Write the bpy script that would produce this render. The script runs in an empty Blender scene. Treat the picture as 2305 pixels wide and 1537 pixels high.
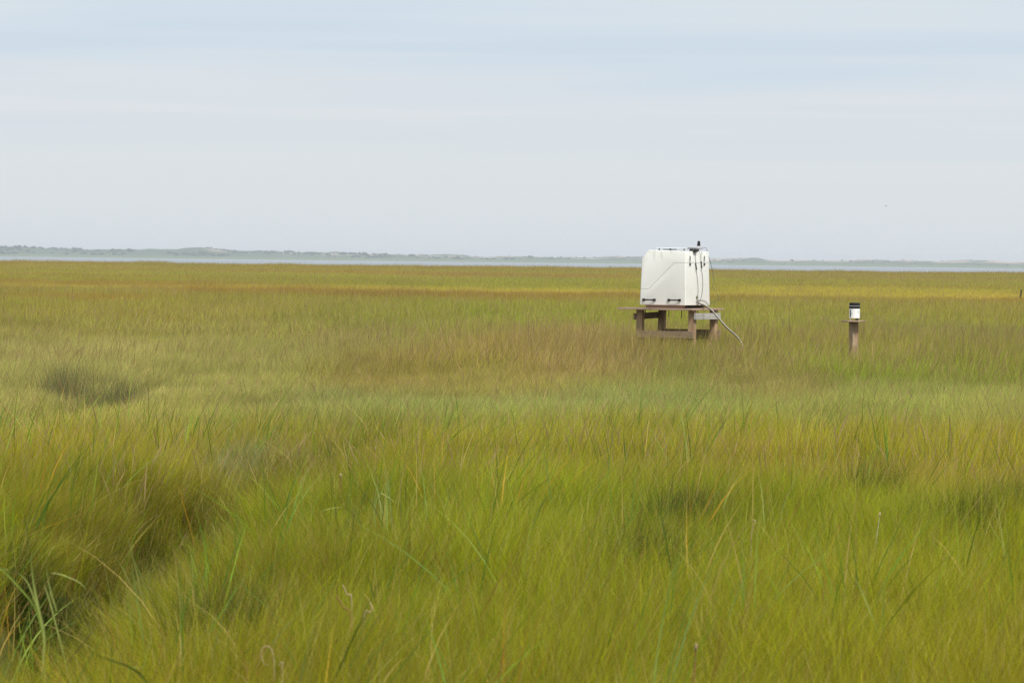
import bpy, bmesh, math, random
import numpy as np
from mathutils import Vector, Matrix, Euler

# ------------------------------------------------------------------ camera
sc = bpy.context.scene
R_ = math.radians
H = 1.7                                   # eye height above the marsh mud
FPX = 10336.0                             # focal length in photograph pixels (100 mm on a 22.3 mm sensor)
PITCH, ROLL = R_(1.008), R_(0.67)
cam_d = bpy.data.cameras.new('camera')
cam = bpy.data.objects.new('camera', cam_d)
sc.collection.objects.link(cam)
cam_d.sensor_width = 22.3
cam_d.lens = 100.0
cam_d.clip_start = 0.2
cam_d.clip_end = 30000
ROT = (Matrix.Rotation(math.pi / 2 - PITCH, 3, 'X') @ Matrix.Rotation(ROLL, 3, 'Z'))
cam.matrix_world = Matrix.Translation((0, 0, H)) @ ROT.to_4x4()
cam_d.dof.use_dof = True
cam_d.dof.focus_distance = 63.0
cam_d.dof.aperture_fstop = 10.0
sc.camera = cam

# ------------------------------------------------------------------ sky
SUN_EL = R_(56)
SUN_AZ = Vector((0.52, -0.854, 0)).normalized()      # from the place towards the sun
w = bpy.data.worlds.new('World'); sc.world = w; w.use_nodes = True
nt = w.node_tree; nt.nodes.clear()
N = nt.nodes.new; L = nt.links.new
out = N('ShaderNodeOutputWorld')
sky = N('ShaderNodeTexSky'); sky.sky_type = 'NISHITA'; sky.sun_disc = False
sky.sun_elevation = SUN_EL; sky.sun_rotation = math.atan2(SUN_AZ.x, SUN_AZ.y)
sky.dust_density = 2.0; sky.altitude = 0
bg_sky = N('ShaderNodeBackground'); bg_sky.inputs[1].default_value = 0.10
L(sky.outputs[0], bg_sky.inputs[0])
tc = N('ShaderNodeTexCoord')
sep = N('ShaderNodeSeparateXYZ'); L(tc.outputs['Generated'], sep.inputs[0])
def wmath(op, a, b=None):
    n = N('ShaderNodeMath'); n.operation = op
    for i, v in enumerate((a, b)):
        if v is None: continue
        if isinstance(v, (int, float)): n.inputs[i].default_value = v
        else: L(v, n.inputs[i])
    return n.outputs[0]
zz = wmath('ADD', wmath('MAXIMUM', sep.outputs[2], 0.0), 0.016)
px_ = wmath('DIVIDE', sep.outputs[0], zz); py_ = wmath('DIVIDE', sep.outputs[1], zz)
comb = N('ShaderNodeCombineXYZ'); L(wmath('MULTIPLY', px_, 0.2), comb.inputs[0]); L(wmath('ADD', wmath('MULTIPLY', py_, 0.3), 0.55), comb.inputs[1])
comb.inputs[2].default_value = 1.3
cl = N('ShaderNodeTexNoise'); cl.inputs['Scale'].default_value = 1.0; cl.inputs['Detail'].default_value = 3.5
cl.inputs['Roughness'].default_value = 0.5; cl.inputs['Distortion'].default_value = 0.35
L(comb.outputs[0], cl.inputs['Vector'])
ramp = N('ShaderNodeValToRGB')
ramp.color_ramp.elements[0].position = 0.36; ramp.color_ramp.elements[0].color = (0.548, 0.638, 0.735, 1)
ramp.color_ramp.elements[1].position = 0.66; ramp.color_ramp.elements[1].color = (0.705, 0.705, 0.74, 1)
e = ramp.color_ramp.elements.new(0.5); e.color = (0.62, 0.675, 0.73, 1)
L(cl.outputs['Fac'], ramp.inputs[0])
# towards the horizon the cloud sheet closes into an even pale grey
mixc = N('ShaderNodeMix'); mixc.data_type = 'RGBA'
hz = N('ShaderNodeMapRange'); L(sep.outputs[2], hz.inputs['Value'])
hz.inputs['From Min'].default_value = 0.014; hz.inputs['From Max'].default_value = 0.05
hz.interpolation_type = 'SMOOTHSTEP'
L(hz.outputs[0], mixc.inputs['Factor'])
mixc.inputs['A'].default_value = (0.655, 0.695, 0.725, 1)
L(ramp.outputs[0], mixc.inputs['B'])
bg_cl = N('ShaderNodeBackground'); bg_cl.inputs[1].default_value = 1.0
L(mixc.outputs['Result'], bg_cl.inputs[0])
ms = N('ShaderNodeMixShader'); ms.inputs[0].default_value = 0.88
L(bg_sky.outputs[0], ms.inputs[1]); L(bg_cl.outputs[0], ms.inputs[2])
L(ms.outputs[0], out.inputs[0])

# ------------------------------------------------------------------ sun
sd = bpy.data.lights.new('sun', 'SUN'); sd.energy = 4.2; sd.angle = R_(14); sd.color = (1.0, 0.965, 0.91)
sun = bpy.data.objects.new('sun', sd); sc.collection.objects.link(sun)
sdir = Vector((SUN_AZ.x * math.cos(SUN_EL), SUN_AZ.y * math.cos(SUN_EL), math.sin(SUN_EL)))
sun.rotation_euler = sdir.to_track_quat('Z', 'Y').to_euler()
sun.location = sdir * 50

# ------------------------------------------------------------------ render settings
vs = sc.view_settings
sc.display_settings.display_device = 'sRGB'
vs.view_transform = 'Standard'; vs.look = 'None'; vs.exposure = 0.25; vs.gamma = 1.0; vs.use_curve_mapping = False
sc.render.engine = 'CYCLES'
cy = sc.cycles
cy.max_bounces = 4; cy.diffuse_bounces = 2; cy.glossy_bounces = 2; cy.transmission_bounces = 4
cy.transparent_max_bounces = 4; cy.volume_bounces = 0
cy.use_denoising = True; cy.denoising_prefilter = 'NONE'
cy.use_adaptive_sampling = False
try: cy.denoising_input_passes = 'RGB_ALBEDO_NORMAL'
except Exception: pass
cy.caustics_reflective = False; cy.caustics_refractive = False

# ------------------------------------------------------------------ helpers
rng = np.random.default_rng(7)
random.seed(7)
def ray(px, py):
    return ROT @ Vector(((px - 1152.5) / FPX, -(py - 768.5) / FPX, -1.0))
def at(px, py, Y):
    """the point at distance Y along the sight line of photograph pixel px, py"""
    d = ray(px, py); return Vector((0, 0, H)) + d * (Y / d.y)
def ground(px, py, z=0.5):
    d = ray(px, py); return Vector((0, 0, H)) + d * ((z - H) / d.z)

def lin(c):
    return tuple((v / 255 / 12.92) if v / 255 <= 0.04045 else ((v / 255 + 0.055) / 1.055) ** 2.4 for v in c)

def tag(o, label=None, cat=None, group=None, kind=None):
    for k, v in (('label', label), ('category', cat), ('group', group), ('kind', kind)):
        if v: o[k] = v
    return o
def empty(name, loc, rot=(0, 0, 0)):
    o = bpy.data.objects.new(name, None); sc.collection.objects.link(o)
    o.location = loc; o.rotation_euler = rot; o.empty_display_size = 0.2
    return o

class MB:
    """collects shapes, then links them as one mesh object"""
    def __init__(s): s.v = []; s.f = []
    def add(s, vs_, fs):
        b = len(s.v); s.v += [tuple(p) for p in vs_]; s.f += [tuple(i + b for i in f) for f in fs]
    def box(s, c, size, M=None):
        hx, hy, hz_ = size[0] / 2, size[1] / 2, size[2] / 2
        P = [Vector((sx * hx, sy * hy, sz * hz_)) for sz in (-1, 1) for sy in (-1, 1) for sx in (-1, 1)]
        if M is not None: P = [M @ p for p in P]
        P = [p + Vector(c) for p in P]
        s.add(P, [(0, 2, 3, 1), (4, 5, 7, 6), (0, 1, 5, 4), (2, 6, 7, 3), (0, 4, 6, 2), (1, 3, 7, 5)])
    def tube(s, pts, rad, n=8, cap=True):
        pts = [Vector(p) for p in pts]; m = len(pts)
        if not hasattr(rad, '__len__'): rad = [rad] * m
        up = None; V = []; F = []
        for i, p in enumerate(pts):
            t = (pts[min(i + 1, m - 1)] - pts[max(i - 1, 0)]).normalized()
            if up is None:
                up = t.orthogonal().normalized()
            up = (up - t * up.dot(t)).normalized(); sd_ = t.cross(up)
            for k in range(n):
                a = 2 * math.pi * k / n
                V.append(p + (up * math.cos(a) + sd_ * math.sin(a)) * rad[i])
        for i in range(m - 1):
            for k in range(n):
                a, b = i * n + k, i * n + (k + 1) % n
                F.append((a, b, b + n, a + n))
        if cap:
            F.append(tuple(range(n - 1, -1, -1))); F.append(tuple((m - 1) * n + k for k in range(n)))
        s.add(V, F)
    def lathe(s, prof, n=40, c=(0, 0, 0)):
        V = []; F = []
        for r, z in prof:
            for k in range(n):
                a = 2 * math.pi * k / n
                V.append((c[0] + r * math.cos(a), c[1] + r * math.sin(a), c[2] + z))
        for i in range(len(prof) - 1):
            for k in range(n):
                a, b = i * n + k, i * n + (k + 1) % n
                F.append((a, b, b + n, a + n))
        F.append(tuple(range(n - 1, -1, -1))); F.append(tuple((len(prof) - 1) * n + k for k in range(n)))
        s.add(V, F)
    def ribbon(s, pts, wid, side):
        """a folded grass blade: two strips with a keel, given a midline and widths"""
        pts = [Vector(p) for p in pts]; side = Vector(side).normalized(); m = len(pts); V = []; F = []
        for i, p in enumerate(pts):
            t = (pts[min(i + 1, m - 1)] - pts[max(i - 1, 0)]).normalized()
            sd_ = (side - t * side.dot(t)).normalized(); nn = t.cross(sd_)
            V += [p - sd_ * wid[i] / 2, p + nn * wid[i] * 0.22, p + sd_ * wid[i] / 2]
        for i in range(m - 1):
            a = i * 3
            F += [(a, a + 1, a + 4, a + 3), (a + 1, a + 2, a + 5, a + 4)]
        s.add(V, F)
    def build(s, name, mat, parent=None, smooth=False, bevel=0.0, seg=2):
        me = bpy.data.meshes.new(name); me.from_pydata(s.v, [], s.f); me.update()
        if bevel > 0:
            bm = bmesh.new(); bm.from_mesh(me)
            bmesh.ops.recalc_face_normals(bm, faces=bm.faces)
            ed = [e_ for e_ in bm.edges if len(e_.link_faces) == 2 and e_.calc_face_angle() > 0.4]
            bmesh.ops.bevel(bm, geom=ed, offset=bevel, segments=seg, profile=0.5, affect='EDGES', clamp_overlap=True)
            bm.to_mesh(me); bm.free()
        if smooth:
            for p in me.polygons: p.use_smooth = True
        me.materials.append(mat)
        o = bpy.data.objects.new(name, me); sc.collection.objects.link(o)
        if parent is not None: o.parent = parent
        return o

def smooth_path(P, n=8):
    """Catmull-Rom through the points"""
    P = [Vector(p) for p in P]; Q = [P[0] * 2 - P[1]] + P + [P[-1] * 2 - P[-2]]; out_ = []
    for i in range(1, len(Q) - 2):
        a, b, c, d = Q[i - 1], Q[i], Q[i + 1], Q[i + 2]
        for k in range(n):
            t = k / n
            out_.append(0.5 * ((2 * b) + (c - a) * t + (2 * a - 5 * b + 4 * c - d) * t * t + (-a + 3 * b - 3 * c + d) * t ** 3))
    out_.append(P[-1]); return out_

# numpy value noise, fixed in world metres
def _hash(ix, iy, seed):
    h = (ix.astype(np.int64) * 374761393 + iy.astype(np.int64) * 668265263 + seed * 144665) & 0x7fffffff
    h = ((h ^ (h >> 13)) * 1274126177) & 0x7fffffff
    return ((h ^ (h >> 16)) & 0xffff) / 65535.0
def vnoise(x, y, seed=0):
    x = np.asarray(x, float); y = np.asarray(y, float)
    ix = np.floor(x); iy = np.floor(y); fx = x - ix; fy = y - iy
    fx = fx * fx * (3 - 2 * fx); fy = fy * fy * (3 - 2 * fy)
    a = _hash(ix, iy, seed); b = _hash(ix + 1, iy, seed); c = _hash(ix, iy + 1, seed); d = _hash(ix + 1, iy + 1, seed)
    return (a * (1 - fx) + b * fx) * (1 - fy) + (c * (1 - fx) + d * fx) * fy
def fbm(x, y, seed=0, oct_=4):
    s = 0; amp = 0.5; tot = 0
    for o in range(oct_):
        s = s + amp * vnoise(x * 2 ** o + 17.3 * o, y * 2 ** o - 9.1 * o, seed + o); tot += amp; amp *= 0.5
    return s / tot
def sstep(a, b, x):
    t = np.clip((x - a) / (b - a), 0, 1); return t * t * (3 - 2 * t)

# ------------------------------------------------------------------ materials
def mat(name, col, rough=0.6, spec=0.3, metal=0.0):
    m = bpy.data.materials.new(name); m.use_nodes = True
    b = m.node_tree.nodes['Principled BSDF']
    b.inputs['Base Color'].default_value = (*col, 1); b.inputs['Roughness'].default_value = rough
    b.inputs['Specular IOR Level'].default_value = spec; b.inputs['Metallic'].default_value = metal
    return m
def noisy(name, c1, c2, scale=(8, 8, 8), rough=0.7, detail=5, bump=0.0, spec=0.25, c3=None, c3scale=3.0, c3range=(0.55, 0.75)):
    m = mat(name, c1, rough, spec); t = m.node_tree; b = t.nodes['Principled BSDF']
    tcn = t.nodes.new('ShaderNodeTexCoord'); mp = t.nodes.new('ShaderNodeMapping'); mp.inputs['Scale'].default_value = scale
    t.links.new(tcn.outputs['Object'], mp.inputs[0])
    n = t.nodes.new('ShaderNodeTexNoise'); n.inputs['Scale'].default_value = 1.0; n.inputs['Detail'].default_value = detail
    n.inputs['Roughness'].default_value = 0.62
    t.links.new(mp.outputs[0], n.inputs['Vector'])
    r = t.nodes.new('ShaderNodeValToRGB'); r.color_ramp.elements[0].position = 0.32; r.color_ramp.elements[1].position = 0.68
    r.color_ramp.elements[0].color = (*c1, 1); r.color_ramp.elements[1].color = (*c2, 1)
    t.links.new(n.outputs['Fac'], r.inputs[0]); col = r.outputs[0]
    if c3 is not None:
        n2 = t.nodes.new('ShaderNodeTexNoise'); n2.inputs['Scale'].default_value = c3scale; n2.inputs['Detail'].default_value = 6
        t.links.new(tcn.outputs['Object'], n2.inputs['Vector'])
        mr = t.nodes.new('ShaderNodeMapRange'); mr.inputs['From Min'].default_value = c3range[0]; mr.inputs['From Max'].default_value = c3range[1]
        t.links.new(n2.outputs['Fac'], mr.inputs['Value'])
        mx = t.nodes.new('ShaderNodeMix'); mx.data_type = 'RGBA'
        t.links.new(mr.outputs[0], mx.inputs['Factor']); t.links.new(col, mx.inputs['A']); mx.inputs['B'].default_value = (*c3, 1)
        col = mx.outputs['Result']
    t.links.new(col, b.inputs['Base Color'])
    if bump:
        bp = t.nodes.new('ShaderNodeBump'); bp.inputs['Strength'].default_value = 1.0; bp.inputs['Distance'].default_value = bump
        t.links.new(n.outputs['Fac'], bp.inputs['Height']); t.links.new(bp.outputs[0], b.inputs['Normal'])
    return m

def grass_mat(name, straw=(0.46, 0.37, 0.12), rust=(0.30, 0.15, 0.045), straw_at=0.90, rust_at=0.05, transl=0.42, head=(0.40, 0.28, 0.13), tipmix=0.25):
    """blade colour = colour of the stand (per tuft) varied blade by blade; a few straw and rust-coloured blades"""
    m = bpy.data.materials.new(name); m.use_nodes = True; t = m.node_tree; t.nodes.clear()
    n = t.nodes.new; l = t.links.new
    o = n('ShaderNodeOutputMaterial')
    a = n('ShaderNodeAttribute'); a.attribute_type = 'INSTANCER'; a.attribute_name = 'col'
    b = n('ShaderNodeAttribute'); b.attribute_type = 'GEOMETRY'; b.attribute_name = 'blade'
    s = n('ShaderNodeSeparateColor'); l(b.outputs['Color'], s.inputs[0])
    hs = n('ShaderNodeHueSaturation')
    m1 = n('ShaderNodeMapRange'); l(s.outputs[0], m1.inputs[0]); m1.inputs[3].default_value = 0.485; m1.inputs[4].default_value = 0.515
    wn = n('ShaderNodeTexWhiteNoise'); wn.noise_dimensions = '1D'; l(s.outputs[0], wn.inputs['W'])
    m2 = n('ShaderNodeMapRange'); l(wn.outputs['Value'], m2.inputs[0]); m2.inputs[3].default_value = 0.5; m2.inputs[4].default_value = 1.5
    l(m1.outputs[0], hs.inputs['Hue']); l(m2.outputs[0], hs.inputs['Value']); l(a.outputs['Color'], hs.inputs['Color'])
    def mix(fac, A, B):
        x = n('ShaderNodeMix'); x.data_type = 'RGBA'; l(fac, x.inputs['Factor'])
        for k, v in (('A', A), ('B', B)):
            if isinstance(v, tuple): x.inputs[k].default_value = (*v, 1)
            else: l(v, x.inputs[k])
        return x.outputs['Result']
    def gt(sock, thr, op='GREATER_THAN'):
        x = n('ShaderNodeMath'); x.operation = op; l(sock, x.inputs[0]); x.inputs[1].default_value = thr; return x.outputs[0]
    c = hs.outputs[0]
    tp = n('ShaderNodeMapRange'); l(s.outputs[1], tp.inputs[0]); tp.inputs[1].default_value = 0.55; tp.inputs[4].default_value = tipmix
    c = mix(tp.outputs[0], c, straw)
    c = mix(gt(s.outputs[0], straw_at), c, straw)
    c = mix(gt(s.outputs[0], rust_at, 'LESS_THAN'), c, rust)
    c = mix(gt(s.outputs[2], 0.5), c, head)
    d = n('ShaderNodeBsdfDiffuse'); l(c, d.inputs[0])
    tr = n('ShaderNodeBsdfTranslucent'); l(c, tr.inputs[0])
    ms_ = n('ShaderNodeMixShader'); ms_.inputs[0].default_value = transl
    l(d.outputs[0], ms_.inputs[1]); l(tr.outputs[0], ms_.inputs[2])
    l(ms_.outputs[0], o.inputs[0])
    return m

# ------------------------------------------------------------------ the marsh as fields over world x, y
def hor(px): return 573.0 + 27.0 * px / 2305.0
def zone(px, py, rx, ry, z=0.45):
    """an ellipse on the ground, in metres, where the photograph shows a patch"""
    c = ground(px, py, z); far = ground(px, py - ry, z); near = ground(px, py + ry, z)
    return (c.x, (far.y + near.y) / 2, rx * c.y / FPX, (far.y - near.y) / 2)
def inz(zn, x, y, soft=0.45, warp=0.35, seed=3):
    wx = (fbm(x * 1.3 / max(zn[2], .4), y * 1.3 / max(zn[3], .4), seed) - .5) * 2 * warp
    r = np.sqrt(((x - zn[0]) / zn[2]) ** 2 + ((y - zn[1]) / zn[3]) ** 2) + wx
    return 1 - sstep(1 - soft, 1 + soft, r)

# creek winding away on the left
CREEK = [ground(*p, 0.25) for p in ((-320, 1620), (-60, 1470), (90, 1350), (190, 1290), (300, 1240), (370, 1175), (440, 1130), (545, 1092), (640, 1062), (720, 1035))]
CREEK = np.array([(p.x, p.y) for p in smooth_path(CREEK, 6)])
CREEK_W = np.interp(np.linspace(0, 1, len(CREEK)), [0, .3, .55, .8, 1], [.66, .66, .60, .62, .30])
def creek(x, y):
    """signed closeness to the creek: 1 on its line, 0 at its lip; and the direction towards it"""
    best = np.full(x.shape, -9.0); dx = np.zeros(x.shape); dy = np.zeros(x.shape)
    for (cx, cy_), w_ in zip(CREEK, CREEK_W):
        ex, ey = cx - x, (cy_ - y) * 0.55
        d = 1 - np.sqrt(ex * ex + ey * ey) / w_
        k = d > best
        best = np.where(k, d, best); dx = np.where(k, ex, dx); dy = np.where(k, ey, dy)
    n_ = np.sqrt(dx * dx + dy * dy) + 1e-6
    return best, dx / n_, dy / n_

SHADE_GAPS = [zone(*p, 0.3) for p in ((1535, 1196, 50, 20), (1540, 1192, 40, 16), (1945, 1140, 45, 24), (2130, 1225, 80, 24), (2290, 1190, 60, 20), (745, 1020, 40, 22), (1420, 1300, 60, 18), (500, 1430, 60, 22), (330, 1110, 40, 26), (90, 1225, 70, 24))]  # gaps between clumps whose shade is put into the grass colour
RUSH = zone(175, 862, 95, 48, 0.4); RUSH2 = zone(560, 855, 90, 14, 0.4); RUSH3 = zone(-10, 790, 25, 40, .4)
GREY1 = zone(580, 1010, 190, 55); GREY2 = zone(310, 1085, 100, 55); BAND = None

def terrain(x, y):
    x = np.asarray(x, float); y = np.asarray(y, float)
    near = 1 - sstep(30, 60, y)
    z = (fbm(x * 0.9, y * 0.55, 11, 3) - 0.5) * 0.28 * near + (fbm(x * .08, y * .05, 12, 3) - .5) * 0.16
    c, _, _ = creek(x, y)
    z = z - 0.50 * sstep(-0.1, 0.6, c) * (y < 60)
    z = z - 0.2 * inz(RUSH, x, y) - 0.1 * inz(RUSH2, x, y)
    return z

KEYS = [  # distance (m), stand colour as it reads in daylight (sRGB), height (m)
    (9,   (126, 126, 30), .50), (14,  (128, 130, 32), .50), (18,  (124, 130, 30), .50), (22, (124, 134, 30), .50), (25, (122, 134, 32), .50),
    (28,  (136, 138, 48), .46), (31,  (146, 144, 62), .42), (34,  (150, 147, 66), .42), (38, (152, 150, 74), .38), (41, (148, 152, 104), .34),
    (48,  (150, 156, 114), .32), (55,  (148, 154, 104), .34), (57.5,  (134, 150, 64), .50), (59.5, (134, 146, 58), .60), (62, (140, 140, 66), .68),
    (70,  (144, 142, 74), .65), (78, (140, 146, 58), .56), (95, (138, 148, 54), .56), (115, (142, 147, 60), .58), (134, (144, 144, 62), .58),
    (146, (148, 124, 58), .60), (160, (150, 120, 54), .58), (166, (184, 170, 80), .46), (190, (180, 168, 76), .46), (200, (146, 148, 56), .54), (235, (144, 148, 56), .56),
    (255, (152, 132, 60), .58), (285, (146, 150, 58), .55), (340, (148, 150, 58), .58), (380, (150, 132, 64), .62), (430, (144, 146, 58), .72), (470, (146, 128, 60), .92), (540, (136, 136, 56), 1.0)]
KD = np.array([k[0] for k in KEYS]); KC = np.array([lin(k[1]) for k in KEYS]); KH = np.array([k[2] for k in KEYS])
PATCH = [  # zone, colour, height factor, strength
    (zone(250, 800, 620, 85), (172, 168, 134), .60, .85),     # pale ground-hugging hay on the left
    (zone(420, 745, 520, 22), (152, 152, 92), 1.0, .6),
    (zone(640, 800, 330, 30), (158, 156, 110), .8, .65),
    (zone(1180, 868, 520, 32), (150, 158, 128), .8, .85),   # bluish short spikegrass
    (zone(1900, 895, 560, 22), (148, 154, 108), .8, .6),
    (zone(1050, 783, 330, 30, .6), (160, 132, 88), 1.05, .55),    # rust heads
    (zone(1330, 775, 170, 26, .6), (160, 138, 112), 1.05, .75),
    (zone(1700, 800, 150, 26, .6), (146, 130, 104), 1.0, .65),
    (zone(2150, 745, 300, 40, .6), (128, 134, 74), 1.0, .7),
    (zone(2230, 760, 120, 28, .6), (112, 122, 62), 1.0, .6),
    (zone(560, 692, 330, 22, .6), (160, 148, 104), 1.0, .45),
    (zone(120, 690, 330, 18, .6), (152, 142, 78), 1.0, .6),
    (zone(1010, 700, 380, 20, .6), (134, 144, 62), 1.0, .55),
    (zone(2050, 690, 420, 22, .6), (140, 136, 76), 1.0, .55),
    (zone(1950, 1040, 420, 40, .45), (146, 136, 78), .8, .75),    # mauve heads on the right
    (zone(1650, 1000, 200, 26, .45), (146, 134, 84), .8, .7),
    (GREY1, (150, 152, 120), .75, .85), (GREY2, (122, 140, 92), .9, .75), (zone(110, 1450, 250, 110, .4), (96, 102, 38), .9, .75),
    (zone(80, 1070, 160, 70), (128, 136, 34), 1.0, .7),
    (zone(930, 648, 640, 4.5, .5), (196, 178, 84), .85, .9), (zone(900, 657, 640, 4.5, .6), (152, 118, 56), 1.0, .75), (zone(1980, 656, 380, 8, .5), (184, 168, 74), .9, .7),
    (zone(200, 630, 360, 4, .6), (156, 122, 58), 1.0, .7), (zone(150, 664, 260, 4, .6), (154, 118, 60), 1.0, .7), (zone(250, 654, 300, 4, .6), (146, 150, 96), 1.0, .6),
    (zone(900, 625, 500, 4, .6), (134, 148, 58), 1.0, .6), (zone(2000, 626, 300, 5, .6), (150, 138, 84), 1.0, .6),
    (zone(1150, 617, 260, 3, .7), (146, 112, 60), 1.0, .7),
    (zone(1230, 622, 130, 4, .7), (122, 140, 66), 1.0, .6),
    (RUSH, (70, 66, 38), .8, .97), (RUSH2, (112, 112, 76), .85, .8), (RUSH3, (104, 104, 54), .85, .8)]
GAIN = 0.98
def stand(x, y):
    """colour and height of the vegetation"""
    x = np.asarray(x, float); y = np.asarray(y, float)
    ye = y * (1 + (0.22 - .14 * sstep(80, 130, y)) * (fbm(x * 9 / (y + 5) + 3, np.log(y + 5) * 7, 21, 4) - .5))       # ragged zone edges
    col = np.stack([np.interp(ye, KD, KC[:, i]) for i in range(3)], -1)
    h = np.interp(ye, KD, KH)
    for zn, c, hf, st in PATCH:
        k = (inz(zn, x, y) * st)
        col = col * (1 - k[..., None]) + np.array(lin(c)) * k[..., None]
        h = h * (1 - k + k * hf)
    # stand-scale mottling, stretched the way the eye compresses it
    sc_ = np.clip(y / 30, .35, 8)
    m1 = fbm(x / sc_ * .8, y / sc_ * .32, 31, 4) - .5; m2 = fbm(x / sc_ * .5, y / sc_ * .2, 41, 3) - .5
    col = col * (1 + 0.42 * m1)[..., None]
    col = col * (1 + m2[..., None] * np.array((.22, -.08, .15)))
    c, _, _ = creek(x, y)
    k = sstep(-0.35, 0.3, c) * (y < 60)
    col = col * (1 - k[..., None]) + np.array(lin((92, 92, 40))) * k[..., None]
    for p in SHADE_GAPS:
        k = inz(p, x, y) * .35
        col = col * (1 - k[..., None]) + np.array(lin((84, 108, 26))) * k[..., None]  # shade of the gaps mixed into the stand colour
    return np.clip(col * GAIN * np.array((1.0, 1.0, .52)) * (1 + .28 * sstep(34, 62, y))[..., None] * (1 + (1 - sstep(30, 60, y))[..., None] * np.array((.36, .27, -.14))), .003, .8), h

# ------------------------------------------------------------------ ground and water
def grid_obj(name, xs_of, ys, nx, zf, material, colf=None):
    V = []; F = []
    for j, yv in enumerate(ys):
        hw = xs_of(yv)
        for i in range(nx): V.append((-hw + 2 * hw * i / (nx - 1), yv))
    V = np.array(V); Z = zf(V[:, 0], V[:, 1])
    for j in range(len(ys) - 1):
        for i in range(nx - 1):
            a = j * nx + i; F.append((a, a + 1, a + nx + 1, a + nx))
    me = bpy.data.meshes.new(name); me.from_pydata(np.c_[V, Z].tolist(), [], F); me.update()
    if colf is not None:
        at_ = me.color_attributes.new('col', 'FLOAT_COLOR', 'POINT')
        c = colf(V[:, 0], V[:, 1]); c = np.c_[c, np.ones(len(c))]
        at_.data.foreach_set('color', c.astype(np.float32).ravel())
    for p in me.polygons: p.use_smooth = True
    me.materials.append(material)
    o = bpy.data.objects.new(name, me); sc.collection.objects.link(o); return o

def vcol_mat(name, rough=0.9, mult=1.0, noise=0.0):
    m = mat(name, (.1, .1, .05), rough, .1); t = m.node_tree; b = t.nodes['Principled BSDF']
    a = t.nodes.new('ShaderNodeAttribute'); a.attribute_name = 'col'
    n = t.nodes.new('ShaderNodeTexNoise'); n.inputs['Scale'].default_value = 3.0; n.inputs['Detail'].default_value = 8
    tcn = t.nodes.new('ShaderNodeTexCoord'); t.links.new(tcn.outputs['Object'], n.inputs['Vector'])
    mr = t.nodes.new('ShaderNodeMapRange'); mr.inputs[3].default_value = 1 - noise; mr.inputs[4].default_value = 1 + noise
    t.links.new(n.outputs['Fac'], mr.inputs[0])
    mx = t.nodes.new('ShaderNodeVectorMath'); mx.operation = 'SCALE'
    t.links.new(a.outputs['Color'], mx.inputs[0]); t.links.new(mr.outputs[0], mx.inputs['Scale'])
    t.links.new(mx.outputs[0], b.inputs['Base Color'])
    return m
EDGE = 515.0
def edge_y(x): return EDGE + 26 * (fbm(x * .018, x * 0 + 2.2, 51, 4) - .5) * 2
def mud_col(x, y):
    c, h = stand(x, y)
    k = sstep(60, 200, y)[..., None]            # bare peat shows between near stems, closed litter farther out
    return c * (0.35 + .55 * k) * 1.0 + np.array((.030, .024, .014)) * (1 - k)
def ground_z(x, y):
    z = terrain(x, y); e_ = edge_y(x)
    return z - 1.1 * sstep(e_ - 4, e_ + 6, y)
ys = list(np.concatenate([[-60, -20, 0, 4.5], np.arange(8, 40, .22), np.geomspace(40, 480, 130), np.linspace(484, 570, 40)]))
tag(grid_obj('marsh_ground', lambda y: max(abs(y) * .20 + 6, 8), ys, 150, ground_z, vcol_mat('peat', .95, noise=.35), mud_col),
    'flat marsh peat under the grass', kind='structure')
wm = mat('sound_water', (0.11, 0.13, 0.14), 0.28, 0.5)
t = wm.node_tree; n = t.nodes.new('ShaderNodeTexNoise'); n.inputs['Scale'].default_value = 0.35; n.inputs['Detail'].default_value = 6
tcn = t.nodes.new('ShaderNodeTexCoord'); t.links.new(tcn.outputs['Object'], n.inputs['Vector'])
bp = t.nodes.new('ShaderNodeBump'); bp.inputs['Strength'].default_value = .5; bp.inputs['Distance'].default_value = .25
t.links.new(n.outputs['Fac'], bp.inputs['Height']); t.links.new(bp.outputs[0], t.nodes['Principled BSDF'].inputs['Normal'])
mb = MB(); mb.add([(-9000, -400, -.62), (9000, -400, -.62), (9000, 16000, -.62), (-9000, 16000, -.62)], [(0, 1, 2, 3)])
tag(mb.build('water', wm), 'pale grey sound beyond the marsh', kind='structure')
# low ground either side and behind, outside the frame, so the marsh goes on
om = noisy('marsh_beyond', tuple(v * .55 for v in lin((140, 140, 60))), tuple(v * .5 for v in lin((150, 130, 66))), (.05, .05, .05), .95)
mb = MB()
for sx in (-1, 1):
    mb.add([(sx * 7.5, 0, -.12), (sx * 3000, 0, -.12), (sx * 3000, 500, -.12), (sx * 101, 490, -.12), (sx * 14, 50, -.12)], [(0, 1, 2, 3, 4)] if sx > 0 else [(4, 3, 2, 1, 0)])
    mb.add([(sx * 7.5, -59, -.12), (sx * 3000, -380, -.12), (sx * 3000, 0, -.12), (sx * 7.5, 0, -.12)], [(0, 1, 2, 3)] if sx > 0 else [(3, 2, 1, 0)])
mb.add([(-3000, -380, -.12), (3000, -380, -.12), (7.5, -59, -.12), (-7.5, -59, -.12)], [(0, 1, 2, 3)])
tag(mb.build('marsh_terrain', om), 'marsh going on to either side', kind='structure')

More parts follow.
